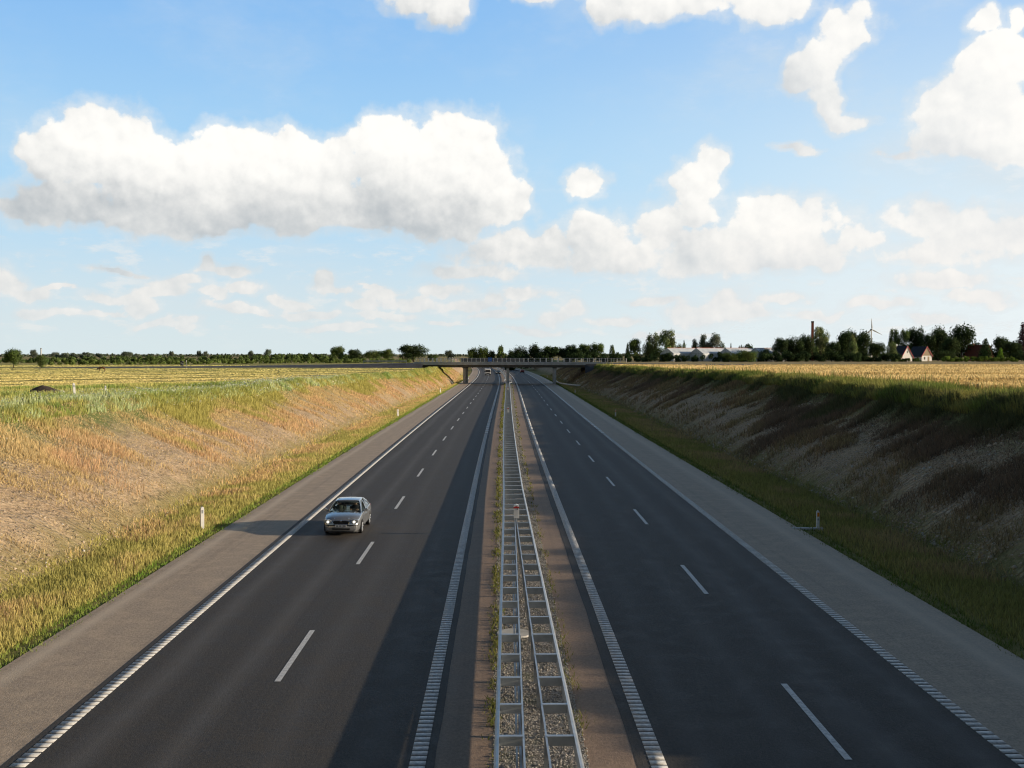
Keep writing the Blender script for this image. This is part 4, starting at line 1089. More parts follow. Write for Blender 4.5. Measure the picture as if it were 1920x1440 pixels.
# ------------------------------------------------------------------ houses, greenhouses, chimneys, turbine
def house(name, label, base_px, base_py, Y, w, L, eave, ridge, rot, wall, roof, gable_mat=None, barge=None, chimney=True, door=False, cat="house"):
    p = at(base_px, base_py, Y)
    t = thing(name, label, cat, (p.x, p.y, p.z - .3), R(rot))
    # local: front gable in the plane y=0, body to +y
    MB().prism([(-w/2, 0), (w/2, 0), (w/2, eave), (0, ridge), (-w/2, eave)], 0, L, 'y').build("wall", wall, t)
    sl = (ridge - eave) / (w / 2); ov = .35; th = .18
    rf = MB()
    for s in (-1, 1):
        pr = [(s * 0.0, ridge + .02), (s * (w/2 + ov), eave - ov * sl + .02), (s * (w/2 + ov), eave - ov * sl + .02 + th), (0, ridge + .02 + th)]
        rf.prism(pr, -.25, L + .25, 'y')
    ro = rf.build("roof", roof, t)
    if chimney:
        ch = MB().box(-.3, .3, L * .72, L * .72 + .6, ridge - .5, ridge + 1.0).build("chimney", M['white_wall'] if wall is M['white_wall'] else M['brick'], ro)
    if barge:
        for s in (-1, 1):
            MB().prism([(0, ridge + .26), (s*(w/2+ov), eave - ov*sl + .26), (s*(w/2+ov), eave - ov*sl - .12), (0, ridge - .12)], -.31, -.255, 'y').build("bargeboard", barge, t)
    if gable_mat:
        MB().prism([(-w/2*.93, eave + .1), (w/2*.93, eave + .1), (0, ridge - .18)], -.06, -.002, 'y').build("gable_boards", gable_mat, t)
    else:
        MB().box(-.25, .25, -.03, .02, eave + (ridge-eave)*.42, eave + (ridge-eave)*.62).build("window", M['black'], t)
    if door:
        d = MB().box(.5, 1.5, -.05, .02, .3, 2.4).build("door", M['wood'], t)
        MB().box(1.32, 1.40, -.09, -.05, 1.25, 1.33).build("handle", M['galv_dark'], d)
        f = MB().box(-1.7, -.9, -.03, .02, 1.1, 2.2).build("window", M['black'], t)
        MB().box(-1.76, -.84, -.05, -.03, 1.02, 1.1).build("sill", M['white_wall'], f)
    # windows on the long side
    for yy in (L * .3, L * .62):
        f = MB().box(-w/2 - .03, -w/2 + .02, yy - .5, yy + .5, 1.0, 2.1).build("window", M['black'], t)
        MB().box(-w/2 - .06, -w/2 - .03, yy - .55, yy + .55, .92, 1.0).build("sill", M['white_wall'], f)
    return t
house("white_house", "white gabled house with black roof, red gable boards and a white chimney", 1703.5, 677.5, 476, 7.2, 8.5, 1.7, 6.9, 24, M['white_wall'], M['dark_roof'], None, M['red_paint'])
house("white_house", "white house end with tan boarded gable and a door under black roof", 1740.5, 677.5, 480, 6.0, 8, 2.7, 6.7, 24, M['white_wall'], M['dark_roof'], M['wood'], M['red_paint'], False, True)
house("brick_house", "red tiled brick house half hidden behind the dark fir", 1858, 677, 500, 8.0, 10, 2.6, 7.6, 40, M['brick'], M['red_roof'], None, None)
def greenhouse(px, Y, label):
    p = at(px, 679, Y)
    t = thing("greenhouse", label, "greenhouse", (p.x, p.y, gz(p.x, p.y)), R(-52), "greenhouses behind the hedge")
    w, L, ea, rd = 7.6, 17.5, 3.3, 5.6
    MB().prism([(-w/2, 0), (w/2, 0), (w/2, ea), (0, rd), (-w/2, ea)], 0, L, 'y').build("glass_wall", M['glasshouse'], t)
    rf = MB()
    for s in (-1, 1): rf.prism([(0, rd + .01), (s*(w/2+.1), ea + .01), (s*(w/2+.1), ea + .07), (0, rd + .08)], -.05, L + .05, 'y')
    rf.build("glass_roof", M['glasshouse'], t)
    fr = MB()
    for i in range(7):
        x = -w/2 + w * i / 6; zt = ea + (rd - ea) * (1 - abs(x) / (w/2))
        fr.box(x - .06, x + .06, -.08, -.003, 0, zt)
    fr.box(-w/2, w/2, -.09, -.006, ea - .07, ea + .07)
    fr.build("gable_frame", M['glass_frame'], t)
    MB().box(-.09, .09, -.1, L + .1, rd + .05, rd + .2).build("ridge", M['brick'], t)
for (px, lab) in [(1251, "whitened greenhouse at the left end of the row"), (1306, "second whitened greenhouse from the left, before the twin trees"), (1361, "third whitened greenhouse, partly behind the round shrub"), (1416, "last whitened greenhouse on the right, mostly behind the ragged shrub")]:
    greenhouse(px, 462, lab)
p = at(1524.5, 664, 520)
t = thing("brick_chimney", "tall square brick chimney rising from the dark trees", "chimney", (p.x, p.y, 5.0))
MB().loft([[(-q, -q, z), (q, -q, z), (q, q, z), (-q, q, z)] for q, z in ((.62, 0), (.48, 18.2))]).build("shaft", M['brick'], t)
MB().box(-.56, .56, -.56, .56, 18.2, 18.9).build("top_rim", M['concrete_dark'], t)
p = at(81, 664, 760)
t = thing("factory_chimney", "thin grey chimney behind the small round tree at far left", "chimney", (p.x, p.y, 4.5))
MB().tube((0, 0, 0), (0, 0, 7.4), .55, .42, 10).build("shaft", M['concrete'], t)
MB().tube((0, 0, 7.4), (0, 0, 7.8), .5, .5, 10).build("top_rim", M['concrete_dark'], t)
p = at(1635.5, 618, 1200)
t = thing("wind_turbine", "white three bladed wind turbine behind the dark trees", "wind turbine", (p.x, p.y, 4.0))
hz = p.z - 4.0
MB().tube((0, 0, 0), (0, 0, hz - .4), 1.0, .55, 12).build("tower", M['white_plastic'], t)
MB().box(-.8, .8, -1.6, 2.6, hz - .8, hz + .9).build("nacelle", M['white_plastic'], t, bevel=.2)
MB().tube((0, -2.3, hz), (0, -1.6, hz), .35, .85, 12).build("hub", M['white_plastic'], t)
for ang in (93, -27, 213):
    a = R(ang); d = Vector((math.cos(a), 0, math.sin(a))); s = Vector((-d.z, 0, d.x)); mb = MB()
    rings = []
    for rr_, ch_ in ((.5, .45), (2.5, .75), (7, .5), (12.3, .14)):
        c0 = Vector((0, -2.0, hz)) + d * rr_
        rings.append([c0 + s * ch_ * q + Vector((0, e, 0)) for q, e in ((-1, 0), (0, -.18), (1, 0), (0, .18))])
    mb.loft(rings).build("blade", M['white_plastic'], t)

# ------------------------------------------------------------------ bridge
def bridge():
    x0, x1, Yc = -22.6, 28.4, 301.0
    skew = -0.10
    t = thing("road_bridge", "grey concrete bridge carrying a side road over the motorway", "bridge", (1.0, Yc, 0))
    def S(mb, nm, m, par=t, bevel=0.0):
        mb.v = [(a - 1.0, b + (a - 1.0) * skew, c) for (a, b, c) in mb.v]
        return mb.build(nm, m, par, bevel=bevel)
    D = 5.0
    S(MB().box(x0, x1, -D, D, 5.30, 5.72), "deck", M['concrete'])
    for s in (-1, 1):
        S(MB().box(x0 - 1.5, x1 + 1.0, s*D - .18 + s*.18, s*D + .18 + s*.18, 5.12, 5.95), "edge_beam", M['concrete'])
    S(MB().box(x0, x1, -D + .7, D - .7, 4.45, 5.297), "girder", M['concrete_dark'])
    # abutments
    for (xa, xb) in ((x0 - 2.6, x0 + .6), (x1 - 2.4, x1 + 1.2)):
        S(MB().box(xa, xb, -D + .1, D - .1, 3.0, 5.115), "abutment", M['concrete'])
        S(MB().box(xa - .2, xb + .2, -D - .40, -D + .095, 4.2, 5.11), "wing_wall", M['concrete_light'] if xa > 0 else M['concrete'])
    # piers
    for nm, xs in (("pier", ((-10.15, -3.2), (-9.75, 3.2))), ("pier", ((1.75, -3.2), (1.85, 3.2))), ("pier", ((14.6, -3.2), (14.7, 3.2)))):
        for (xx, yy) in xs:
            S(MB().box(xx - .36, xx + .36, yy - .55, yy + .55, -.4, 4.2), nm, M['concrete_light'] if xx < 0 else M['concrete'], bevel=.05)
            S(MB().box(xx - .46, xx + .46, yy - .7, yy + .7, 4.2, 4.448), "bearing_pad", M['concrete_dark'])
    # railings
    for s in (-1, 1):
        yr = s * (D + .18)
        rl = MB()
        for (za, zb) in ((6.92, 7.0), (6.42, 6.46)): rl.box(x0 - 1, x1 + 5.5, yr - .04, yr + .04, za, zb)
        rail = S(rl, "railing", M['galv'] if s > 0 else M['galv_dark'])
        x = x0 - .8 + (0.3 if s > 0 else 0); k = 0
        while x < x1 + 5.4:
            S(MB().tube((x, yr, 5.9), (x, yr, 6.92), .075, .075, 8), "railing_post", M['white_plastic'])
            k += 1
            x += 1.18 if x < 6.5 else 1.65
    # dense screen panels over the carriageways
    S(MB().box(-11.3, 6.2, D + .10, D + .13, 6.0, 6.88), "railing_screen", M['concrete_dark'])
    for s in (0, 1):
        pass
bridge()
def approach(side):
    xs = np.linspace(22.5, 150, 50) if side > 0 else np.linspace(-21.5, -135, 50)
    V = []; Fc = []
    for x in xs:
        d = abs(x) - 22
        zt = float(np.interp(d, [0, 22, 55, 85, 130], [5.72, 5.25, 4.75, 4.55, 4.2] if side < 0 else [5.72, 5.5, 5.22, 5.18, 4.8]))
        yc = 301 - .10 * (x - 1) if abs(x) < 60 else 301 - .10 * (side * 60 - 1) 
        yc += (0 if abs(x) < 60 else -.06 * (abs(x) - 60))
        g = min(gz(x, yc - 7), gz(x, yc + 7)) - .4
        prof = [(-9.5, g), (-4.6, zt - .06), (-3.9, zt), (3.9, zt), (4.6, zt - .06), (9.5, g)]
        o = len(V)
        V += [(x, yc + a, b) for a, b in prof]
    k = 6
    for i in range(len(xs) - 1):
        for j in range(k - 1):
            q = (i*k+j, i*k+j+1, (i+1)*k+j+1, (i+1)*k+j); Fc.append(q if side < 0 else q[::-1])
    m = M['embank']
    return structure(np_mesh("side_road_embankment", V, Fc, m))
M['embank'] = mat("side_road_surface", (0.085, 0.085, 0.09), .9, var=.3, vscale=.6, bump=.3)
approach(-1); approach(1)
def guard(name, label, pts, h=.72):
    base = Vector(pts[0]); t = thing(name, label, "guardrail", base)
    rings = []
    for i, p in enumerate(pts):
        p = Vector(p); d = (Vector(pts[min(i+1, len(pts)-1)]) - Vector(pts[max(i-1, 0)])).normalized(); s = Vector((-d.y, d.x, 0))
        rings.append([p - base + s * a + Vector((0, 0, b)) for a, b in ((-.05, h), (.05, h), (.05, h-.32), (-.05, h-.32))])
    MB().loft(rings).build("beam", M['galv'], t)
    for i in range(0, len(pts)):
        p = Vector(pts[i]) - base
        MB().box(p.x - .05, p.x + .05, p.y - .05, p.y + .05, p.z - .3, p.z + h - .33).build("post", M['galv_dark'], t)
guard("pier_guardrail", "short pale guardrail protecting the left bridge pier", [(-9.3 - .8, 296 + 4*i, 0) for i in range(11)])
guard("pier_guardrail", "thin flared guardrail ending in the grass by the right bridge pier", [(14.4 + float(cl(300)) + q, yy, -.1) for q, yy in ((5.2, 262), (4.2, 264), (3, 268), (2, 272), (1.1, 277), (.4, 283), (0, 290), (0, 300), (0, 310), (0, 320))])
guard("road_guardrail", "low guardrail on the left bank of the side road before the bridge", [(x, 296 - .1 * (x - 1), 5.6) for x in np.arange(-38, -22, 4.0)], .75)
# concrete channel down the bank beside the left abutment
p0, p1 = at(812, 690, 292), at(849, 717.5, 292)
t = thing("slope_channel", "pale concrete gutter running down the bank left of the bridge piers", "gutter", (p0.x, p0.y, p0.z))
d = p1 - p0
for nm, off, hh, m in (("channel_floor", 0.0, .0, M['concrete_dark']), ("channel_kerb", .62, .42, M['concrete_light'])):
    MB().loft([[(q.x - p0.x + a, q.y - p0.y + off + b, q.z - p0.z + c) for a, b, c in ((0, -.3, -.6), (0, .3, -.6), (0, .3, hh - .3), (0, -.3, hh - .3))] for q in (p0, p0 + d * .5, p1)]).build(nm, m, t)

# ------------------------------------------------------------------ signs and small things
p = at(918.7, 674.2, 295.6)
t = thing("bridge_sign", "small blue sign fixed to the railing in the middle of the bridge", "road sign", (p.x, 295.62, 5.9))
zc = p.z - 5.9
MB().box(-.50, .50, -.03, .03, zc - .55, zc + .55).build("panel", M['blue_sign'], t, bevel=.01)
MB().box(-.30, .28, -.036, -.031, zc + .12, zc + .20).box(-.30, .1, -.036, -.031, zc - .18, zc - .10).build("lettering", M['galv'], t)
for s in (-1, 1): MB().box(s*.3 - .03, s*.3 + .03, .031, .09, zc - .5, zc + .5).build("bracket", M['galv_dark'], t)
p = at(343, 679, 296)
t = thing("chevron_sign", "black and white chevron marker board at the field corner", "road sign", (p.x, p.y, gz(p.x, p.y)))
b0 = 8.1 - (685.5 - 664) / F * 296 - gz(p.x, p.y); b1 = 8.1 - (676.5 - 664) / F * 296 - gz(p.x, p.y)
MB().box(-.42, .42, -.03, .03, b0, b1).build("board", M['black'], t)
for i in range(3):
    z = b0 + (b1 - b0) * (.06 + .32 * i)
    MB().prism([(-.40, z), (.0, z + .10), (.40, z + .28), (.40, z + .10), (.0, z - .02), (-.40, z - .05)] if i else [(-.40, z), (.40, z + .26), (.40, z + .10), (-.1, z)], -.045, -.032, 'y').build("stripe", M['white_plastic'], t)
MB().tube((0, .08, -.2), (0, .08, b1), .035, .035, 8).build("post", M['galv_dark'], t)
p = at(351, 684, 296)
t = thing("thin_pole", "slender pale pole beside the chevron board", "pole", (p.x, p.y, gz(p.x, p.y)))
MB().tube((0, 0, -.2), (0, 0, 2.1), .04, .035, 8).build("shaft", M['galv'], t)
MB().tube((0, 0, 1.55), (0, 0, 2.1), .075, .075, 8).build("top_band", M['white_plastic'], t)
for px, lab in ((843.5, "small white post at the left end of the bridge railing, outer one"), (848, "small white post at the left end of the bridge railing, inner one")):
    p = at(px, 676, 318); delineator("marker_post", lab, (p.x, p.y, p.z - .6), 1.6, .22, 'plain', group="posts at the bridge end")
p = at(1131.5, 686.5, 293); delineator("marker_post", "white post at the right end of the bridge", (p.x, p.y, p.z - .6), 1.3, .26, 'plain', group="posts at the bridge end")
p = at(1145, 684, 296); delineator("marker_post", "smaller white post on the side road, just right of the bridge", (p.x, p.y, p.z - .6), 1.0, .16, 'plain', group="posts at the bridge end")
# heap of dark soil on the grass and the gravel patch beside it
def heap():
    p = at(83, 738, 92)
    n, k = 40, 12; V = []; g0 = gz(p.x, p.y)
    for j in range(k + 1):
        f = j / k
        for i in range(n):
            a = 2 * math.pi * i / n
            lx = math.cos(a) * f * 1.9; ly = math.sin(a) * f * 1.3
            edge = min(1.0, (1 - f) * 4)
            hgt = .78 * edge * (.16 + .50 * math.exp(-((lx + .35) ** 2 + ly ** 2) / .55) + .52 * math.exp(-((lx - .6) ** 2 + (ly + .1) ** 2) / .5) + .34 * (float(fbm(lx + 9, ly + 4, .7, 81)) - .4)) - .25 * (f > .97)
            V.append((lx, ly, hgt + .10 + (gz(p.x + lx, p.y + ly) - g0)))
    Fc = [(j*n+i, j*n+(i+1) % n, (j+1)*n+(i+1) % n, (j+1)*n+i) for j in range(k) for i in range(n)]
    mb = MB().add(V, Fc)
    o = mb.build("soil_heap", mat("dark_soil", (.085, .062, .048), .95, var=.3, vscale=3, bump=.8, bscale=14), smooth=True)
    o.location = (p.x, p.y, g0); tag(o, "heap of dark soil on the grass above the left slope", "soil heap")
    V = []; q = at(20, 739.5, 88)
    xs = np.linspace(-5, 3.2, 14)
    for x in xs:
        for yy in (-.9, .9):
            V.append((q.x + x, q.y + yy * (1 - .5 * max(0, x / 3.2)), gz(q.x + x, q.y + yy) + .22))
    structure(np_mesh("gravel_track", V, [(2*i, 2*i+2, 2*i+3, 2*i+1) for i in range(13)], M['stone'], smooth=True))
heap()

def skin_body(name, pts, edges, radii, material, parent=None, sub=1):
    me = bpy.data.meshes.new(name); me.from_pydata([tuple(p) for p in pts], edges, []); me.update()
    o = bpy.data.objects.new(name, me); COL.objects.link(o)
    sk = o.modifiers.new("skin", 'SKIN')
    if not me.skin_vertices: 
        bpy.context.view_layer.objects.active = o
    for i, r_ in enumerate(radii):
        sv = me.skin_vertices[0].data[i]; sv.radius = (r_, r_) if not isinstance(r_, tuple) else r_; sv.use_root = (i == 0)
    sb = o.modifiers.new("sub", 'SUBSURF'); sb.levels = sub; sb.render_levels = sub
    dg = bpy.context.evaluated_depsgraph_get()
    me2 = bpy.data.meshes.new_from_object(o.evaluated_get(dg)); me2.name = name
    bpy.data.objects.remove(o)
    me2.materials.clear(); me2.materials.append(material)
    me2.polygons.foreach_set('use_smooth', [True] * len(me2.polygons))
    o = bpy.data.objects.new(name, me2); COL.objects.link(o)
    if parent: o.parent = parent
    return o
def deer():
    p = at(194, 691, 240)
    pts = [(.45,0,.78),(.15,0,.80),(-.25,0,.80),(-.45,0,.82),(-.72,0,.70),(-.95,0,.50),(-1.10,0,.36),  # rump, back, chest, shoulder, neck, head, muzzle
           (.50,.10,.55),(.60,.10,.36),(.54,.10,.0),(.50,-.10,.55),(.60,-.10,.36),(.50,-.10,.0),
           (-.42,.09,.52),(-.42,.09,.30),(-.45,.09,.0),(-.42,-.09,.52),(-.50,-.09,.30),(-.40,-.09,.0),(.58,0,.82),(-.98,.07,.64),(-.98,-.07,.64)]
    ed = [(0,1),(1,2),(2,3),(3,4),(4,5),(5,6),(0,7),(7,8),(8,9),(0,10),(10,11),(11,12),(3,13),(13,14),(14,15),(3,16),(16,17),(17,18),(0,19),(5,20),(5,21)]
    rad = [.19,.19,.21,.19,.11,.09,.05,.10,.05,.03,.10,.05,.03,.08,.045,.03,.08,.045,.03,.04,.03,.03]
    o = skin_body("deer", pts, ed, rad, mat("brown_fur", (.17, .075, .035), .9, var=.2))
    o.location = (p.x, p.y, gz(p.x, p.y)); o.scale = (1.1, 1.1, 1.1); tag(o, "brown deer with lowered head walking across the left field", "deer")
deer()

# ------------------------------------------------------------------ vehicles
def paint(name, c, metal=.55, rough=.32):
    return mat(name, c, rough, metal, var=.03, coat=.6)
M['glass_dark'] = None
def mat_glass():
    m = bpy.data.materials.new("car_glass"); m.use_nodes = True
    N = NT(m.node_tree); N.n.clear(); out = N.new('ShaderNodeOutputMaterial')
    tr = N.new('ShaderNodeBsdfTransparent'); tr.inputs[0].default_value = (.55, .60, .58, 1)
    gl = N.new('ShaderNodeBsdfGlossy'); gl.inputs['Roughness'].default_value = .03
    fr = N.new('ShaderNodeFresnel'); fr.inputs[0].default_value = 1.45
    mx = N.new('ShaderNodeMixShader'); N.put(mx.inputs[0], N.m('MULTIPLY', fr.outputs[0], 0.38)); N.l.new(tr.outputs[0], mx.inputs[1]); N.l.new(gl.outputs[0], mx.inputs[2]); N.l.new(mx.outputs[0], out.inputs[0])
    return m
M['car_glass'] = mat_glass()
M['headlight'] = mat("lit_headlamp", (.9, .9, .85), .15, emit=(1.0, .93, .78, 1.6))
M['lamp_clear'] = mat("clear_lamp", (.42, .44, .45), .2, .3)
M['tail'] = mat("tail_lamp", (.45, .01, .01), .25)
M['tyre'] = mat("tyre_rubber", (.018, .018, .018), .85)
M['rim'] = mat("alloy_rim", (.55, .56, .57), .35, .7)
M['interior'] = mat("dark_interior", (.020, .020, .022), .85)
M['seat'] = mat("seat_fabric", (.06, .06, .065), .9)
M['plate'] = mat("number_plate_white", (.78, .78, .76), .4, var=.03)
M['chrome'] = mat("chrome_trim", (.75, .76, .78), .15, 1.0, var=.03)

def wheel(par, x, y, r=.315, w=.20):
    n = 28; s = 1 if x > 0 else -1
    mb = MB()
    prof = [(r - .085, -w/2), (r - .02, -w/2), (r, -w/2 + .03), (r, w/2 - .03), (r - .02, w/2), (r - .085, w/2)]
    rings = []
    for i in range(n + 1):
        a = 2 * math.pi * i / n
        rings.append([(q, math.cos(a) * pr, math.sin(a) * pr) for pr, q in prof])
    mb.loft(rings, close=True, caps=False)
    o = mb.build("wheel", M['tyre'], par, smooth=False); o.location = (x, y, r)
    rim = MB()
    rim.tube((s * w * .10, 0, 0), (s * w * .30, 0, 0), r - .08, r - .08, 20)
    for k in range(7):
        a = 2 * math.pi * k / 7
        rim.tube((s * w * .34, 0, 0), (s * w * .40, math.cos(a) * (r - .09), math.sin(a) * (r - .09)), .035, .03, 6)
    rim.build("rim", M['rim'], o)
    return o

def car(name, label, loc, rz, body_m, lights=True, front=True, group=None):
    t = thing(name, label, "car", loc, rz, group)
    # local frame: nose at y = 0, tail at y = 4.57; x across; z up
    def ring(y, hw, zb, zs, zt, crown=.0, tuck=.04):
        # lower body section as a closed ring (right side then left)
        half = [(hw - .10, zb), (hw - .02, zb + .10), (hw, zb + .28), (hw, zs - .14), (hw - tuck, zs), (hw - tuck - .10, zt - .02), (hw * .55, zt + crown * .7), (0, zt + crown)]
        return [(a, y, b) for a, b in half] + [(-a, y, b) for a, b in half[-2::-1]]
    body = MB()
    S = [(0.0, .60, .25, .50, .58, .00), (.05, .72, .19, .60, .69, .015), (.20, .80, .17, .69, .765, .03), (.45, .855, .17, .79, .845, .04), (.80, .88, .20, .87, .915, .045), (1.10, .885, .20, .915, .955, .045),
         (1.30, .885, .20, .925, .96, .03), (2.2, .885, .20, .94, .96, .02), (3.2, .885, .20, .96, .98, .02), (3.75, .875, .20, .97, 1.00, .03), (4.2, .86, .22, .96, 1.02, .04), (4.45, .80, .26, .90, 1.00, .04), (4.56, .70, .34, .80, .93, .02)]
    body.loft([ring(*s) for s in S])
    b = body.build("body", body_m, t, smooth=True, bevel=.02)
    # wheel-arch shadows: dark liners
    for yy in (.87, 3.45):
        for s in (-1, 1):
            mb = MB(); n = 18
            pts = [(math.cos(math.pi * i / n) * .385 + yy, math.sin(math.pi * i / n) * .385 + .30) for i in range(n + 1)] + [(yy - .385, .16), (yy + .385, .16)][::1]
            pts = pts[:-2] + [(yy - .385, .19), (yy + .385, .19)]
            mb.prism(pts, s * .80, s * .889, 'x').build("wheel_arch", M['interior'], t)
            wheel(t, s * .80, yy)
    # cabin: pillar frame lofted as roof plus pillars
    wb, wr, zb_, zr = .78, .60, .94, 1.455
    A0, A1, B0, C1, C0 = (1.25, .93), (1.98, 1.40), (2.55, zr), (3.25, 1.43), (4.12, 1.02)   # windscreen foot, head, roof top, rear head, rear foot
    rf = MB()
    prof = [(1.93, 1.385, .57), (2.05, 1.425, .585), (2.5, 1.462, .595), (2.95, 1.455, .59), (3.3, 1.415, .57)]
    rf.loft([[(-w - .022, y, z - .105), (-w, y, z - .02), (-w * .8, y, z + .0), (0, y, z + .015), (w * .8, y, z), (w, y, z - .02), (w + .022, y, z - .105), (0, y, z - .06)] for y, z, w in prof])
    rf.build("roof", body_m, t, smooth=True)
    for s in (-1, 1):
        def pillar(p, q, wd):
            mb = MB(); p, q = Vector(p), Vector(q)
            mb.loft([[(c.x - s * .0, c.y - wd, c.z), (c.x + s * .012, c.y, c.z + .0), (c.x - s * .0, c.y + wd, c.z), (c.x - s * .06, c.y, c.z)] for c in (p, (p + q) / 2 + Vector((s * .02, 0, .02)), q)])
            mb.build("pillar", body_m, t)
        pillar((s * .80, 1.12, .94), (s * .588, 2.0, 1.40), .05)
        pillar((s * .815, 2.52, .95), (s * .60, 2.55, 1.42), .045)
        pillar((s * .81, 3.95, .98), (s * .575, 3.28, 1.39), .10)
        # side glass
        MB().quad((s * .815, 1.26, .95), (s * .815, 2.50, .96), (s * .605, 2.53, 1.41), (s * .60, 2.05, 1.395)).build("side_window", M['car_glass'], t)
        MB().quad((s * .815, 2.56, .96), (s * .812, 3.72, .985), (s * .585, 3.2, 1.395), (s * .605, 2.58, 1.41)).build("side_window", M['car_glass'], t)
        # doors: thin seams and handles
        for (ya, yb) in ((1.34, 2.50), (2.54, 3.42)):
            d = MB().loft([[(s * .887, ya, z0), (s * .887, yb, z0), (s * .893, yb, z0), (s * .893, ya, z0)] for z0 in (.34, .60, .80)] ).build("door", body_m, t)
            MB().box(s * .893 if s > 0 else s * .893 - .02, s * .893 + .02 if s > 0 else s * .893, yb - .26, yb - .08, .745, .775).build("handle", body_m, d)
        mir = MB().loft([[(s * (.90 + a), 1.42 + q, .97 + b) for a, b in ((0, .02), (.16, 0), (.19, .07), (.15, .15), (.02, .13))] for q in (0, .10)]).build("mirror", body_m, t, bevel=.015)
        MB().box(min(s * .80, s * .93), max(s * .80, s * .93), 1.46, 1.50, .95, .99).build("mirror_arm", M['black'], mir)
    ws = MB(); 
    ws.loft([[(-w, y, z), (-w * .5, y - bow, z + .012), (0, y - bow * 1.3, z + .015), (w * .5, y - bow, z + .012), (w, y, z)] for y, z, w, bow in ((1.08, .985, .75, .09), (1.52, 1.22, .675, .08), (1.97, 1.402, .572, .05))], close=False)
    ws.build("windscreen", M['car_glass'], t, smooth=True, fix=False)
    MB().loft([[(-w, y, z), (0, y + .05, z + .01), (w, y, z)] for y, z, w in ((3.30, 1.40, .55), (4.10, 1.03, .72))], close=False).build("rear_window", M['car_glass'], t, fix=False)
    # inside
    MB().box(-.74, .74, 1.30, 4.0, .46, .50).box(-.74, .74, 1.16, 1.62, .80, .965).box(-.74, .74, 3.55, 4.05, .5, .99).build("interior", M['interior'], t)
    for s in (-1, 1):
        st = MB().prism([(2.15, .5), (2.62, .5), (2.82, 1.10), (2.70, 1.13), (2.52, .68), (2.15, .66)], s * .40 - .23, s * .40 + .23, 'x').build("seat", M['seat'], t, bevel=.03)
        MB().prism([(2.72, 1.13), (2.82, 1.13), (2.85, 1.30), (2.76, 1.30)], s * .40 - .12, s * .40 + .12, 'x').build("headrest", M['seat'], st, bevel=.02)
    MB().prism([(3.2, .5), (3.5, .5), (3.68, 1.12), (3.56, 1.12), (3.42, .7)], -.64, .64, 'x').build("rear_seat", M['seat'], t, bevel=.03)
    sw = MB(); n = 20
    rings = []
    for i in range(n + 1):
        a = 2 * math.pi * i / n; c = Vector((.37, 1.80, .90)); ux = Vector((1, 0, 0)); uz = Vector((0, .38, .92)).normalized()
        e = ux * math.cos(a) + uz * math.sin(a); nn = ux.cross(uz)
        rings.append([c + e * (.18 + .013 * math.cos(q)) + nn * (.013 * math.sin(q)) for q in (0, 1.57, 3.14, 4.71)])
    sw.loft(rings, caps=False).tube((.37, 1.62, .83), (.37, 1.80, .90), .03, .03, 8).build("steering_wheel", M['black'], t)
    MB().box(-.11, .11, 1.84, 1.87, 1.27, 1.33).build("rear_view_mirror", M['interior'], t, bevel=.01)
    # nose: grille, lamps, bumper strip, plate, lower intake
    gr = MB().prism([(-.36, .54), (.36, .54), (.41, .665), (.30, .715), (-.30, .715), (-.41, .665)], -.005, .10, 'y').build("grille", M['black'], t)
    rim_ = MB()
    P = [(-.36, .54), (.36, .54), (.41, .665), (.30, .715), (-.30, .715), (-.41, .665)]
    for i in range(6):
        a, c = P[i], P[(i + 1) % 6]; rim_.tube((a[0], -.008, a[1]), (c[0], -.008, c[1]), .016, .016, 6)
    rim_.build("grille_surround", M['chrome'], gr)
    for k in range(9): 
        x = -.32 + .08 * k; MB().box(x - .008, x + .008, -.012, 0, .57, .685).build("grille_bar", M['black'], gr)
    MB().tube((0, -.03, .695), (0, .0, .70), .05, .05, 16).build("emblem", M['chrome'], t)
    for s in (-1, 1):
        hl = MB().loft([[(s * a, y, z) for a, z in ((.45, .565), (.70, .565), (.82, .64), (.80, .755), (.62, .765), (.47, .72))] for y in (.03, .20)]).build("headlight", M['lamp_clear'], t, bevel=.02)
        hl.location = (0, -.012 if True else 0, 0)
        if lights: MB().tube((s * .62, .005, .655), (s * .62, .06, .655), .06, .06, 16).build("lamp", M['headlight'], hl)
        MB().tube((s * .60, .015, .33), (s * .60, .10, .33), .055, .055, 14).build("fog_lamp", M['lamp_clear'], t)
        MB().loft([[(s * a, y, z) for a, z in ((.48, .70), (.78, .70), (.79, .90), (.60, .92))] for y in (4.44, 4.585)]).build("tail_light", M['tail'], t)
    MB().loft([[(-w, y, .475), (-w, y, .515), (w, y, .515), (w, y, .475)] for y, w in ((-.028, .60), (.05, .72), (.18, .818))]).build("bumper_strip", M['black'], t)
    MB().prism([(-.40, .27), (.40, .27), (.44, .355), (-.44, .355)], -.02, .08, 'y').build("lower_intake", M['black'], t)
    MB().loft([[(-w, y, .165), (-w, y, .20), (w, y, .20), (w, y, .165)] for y, w in ((.02, .60), (.10, .72), (.30, .83))]).build("bumper_lip", M['black'], t)
    pl = MB().box(-.26, .26, -.045, -.03, .415, .525).build("number_plate", M['plate'], t)
    mk = MB()
    x = -.21
    for ch in (1, 1, 0, 1, 1, 0, 1, 1, 1):       # unreadable dark characters, as in the photograph
        if ch: mk.box(x, x + .035, -.047, -.045, .435, .505)
        x += .05
    mk.build("characters", M['black'], pl)
    for s in (-1, 1):
        MB().tube((s * .22 + .1, 1.0, 1.005), (s * .30 + .28, 1.14, 1.06), .012, .008, 6).build("wiper", M['black'], t)
    MB().tube((0, 3.15, 1.44), (0, 3.30, 1.62), .008, .004, 6).build("aerial", M['black'], t)
    for s in (-1, 1):      # hood creases
        MB().tube((s * .33, .16, .77), (s * .52, 1.06, .985), .02, .02, 6).build("bonnet_crease", body_m, t)
    return t

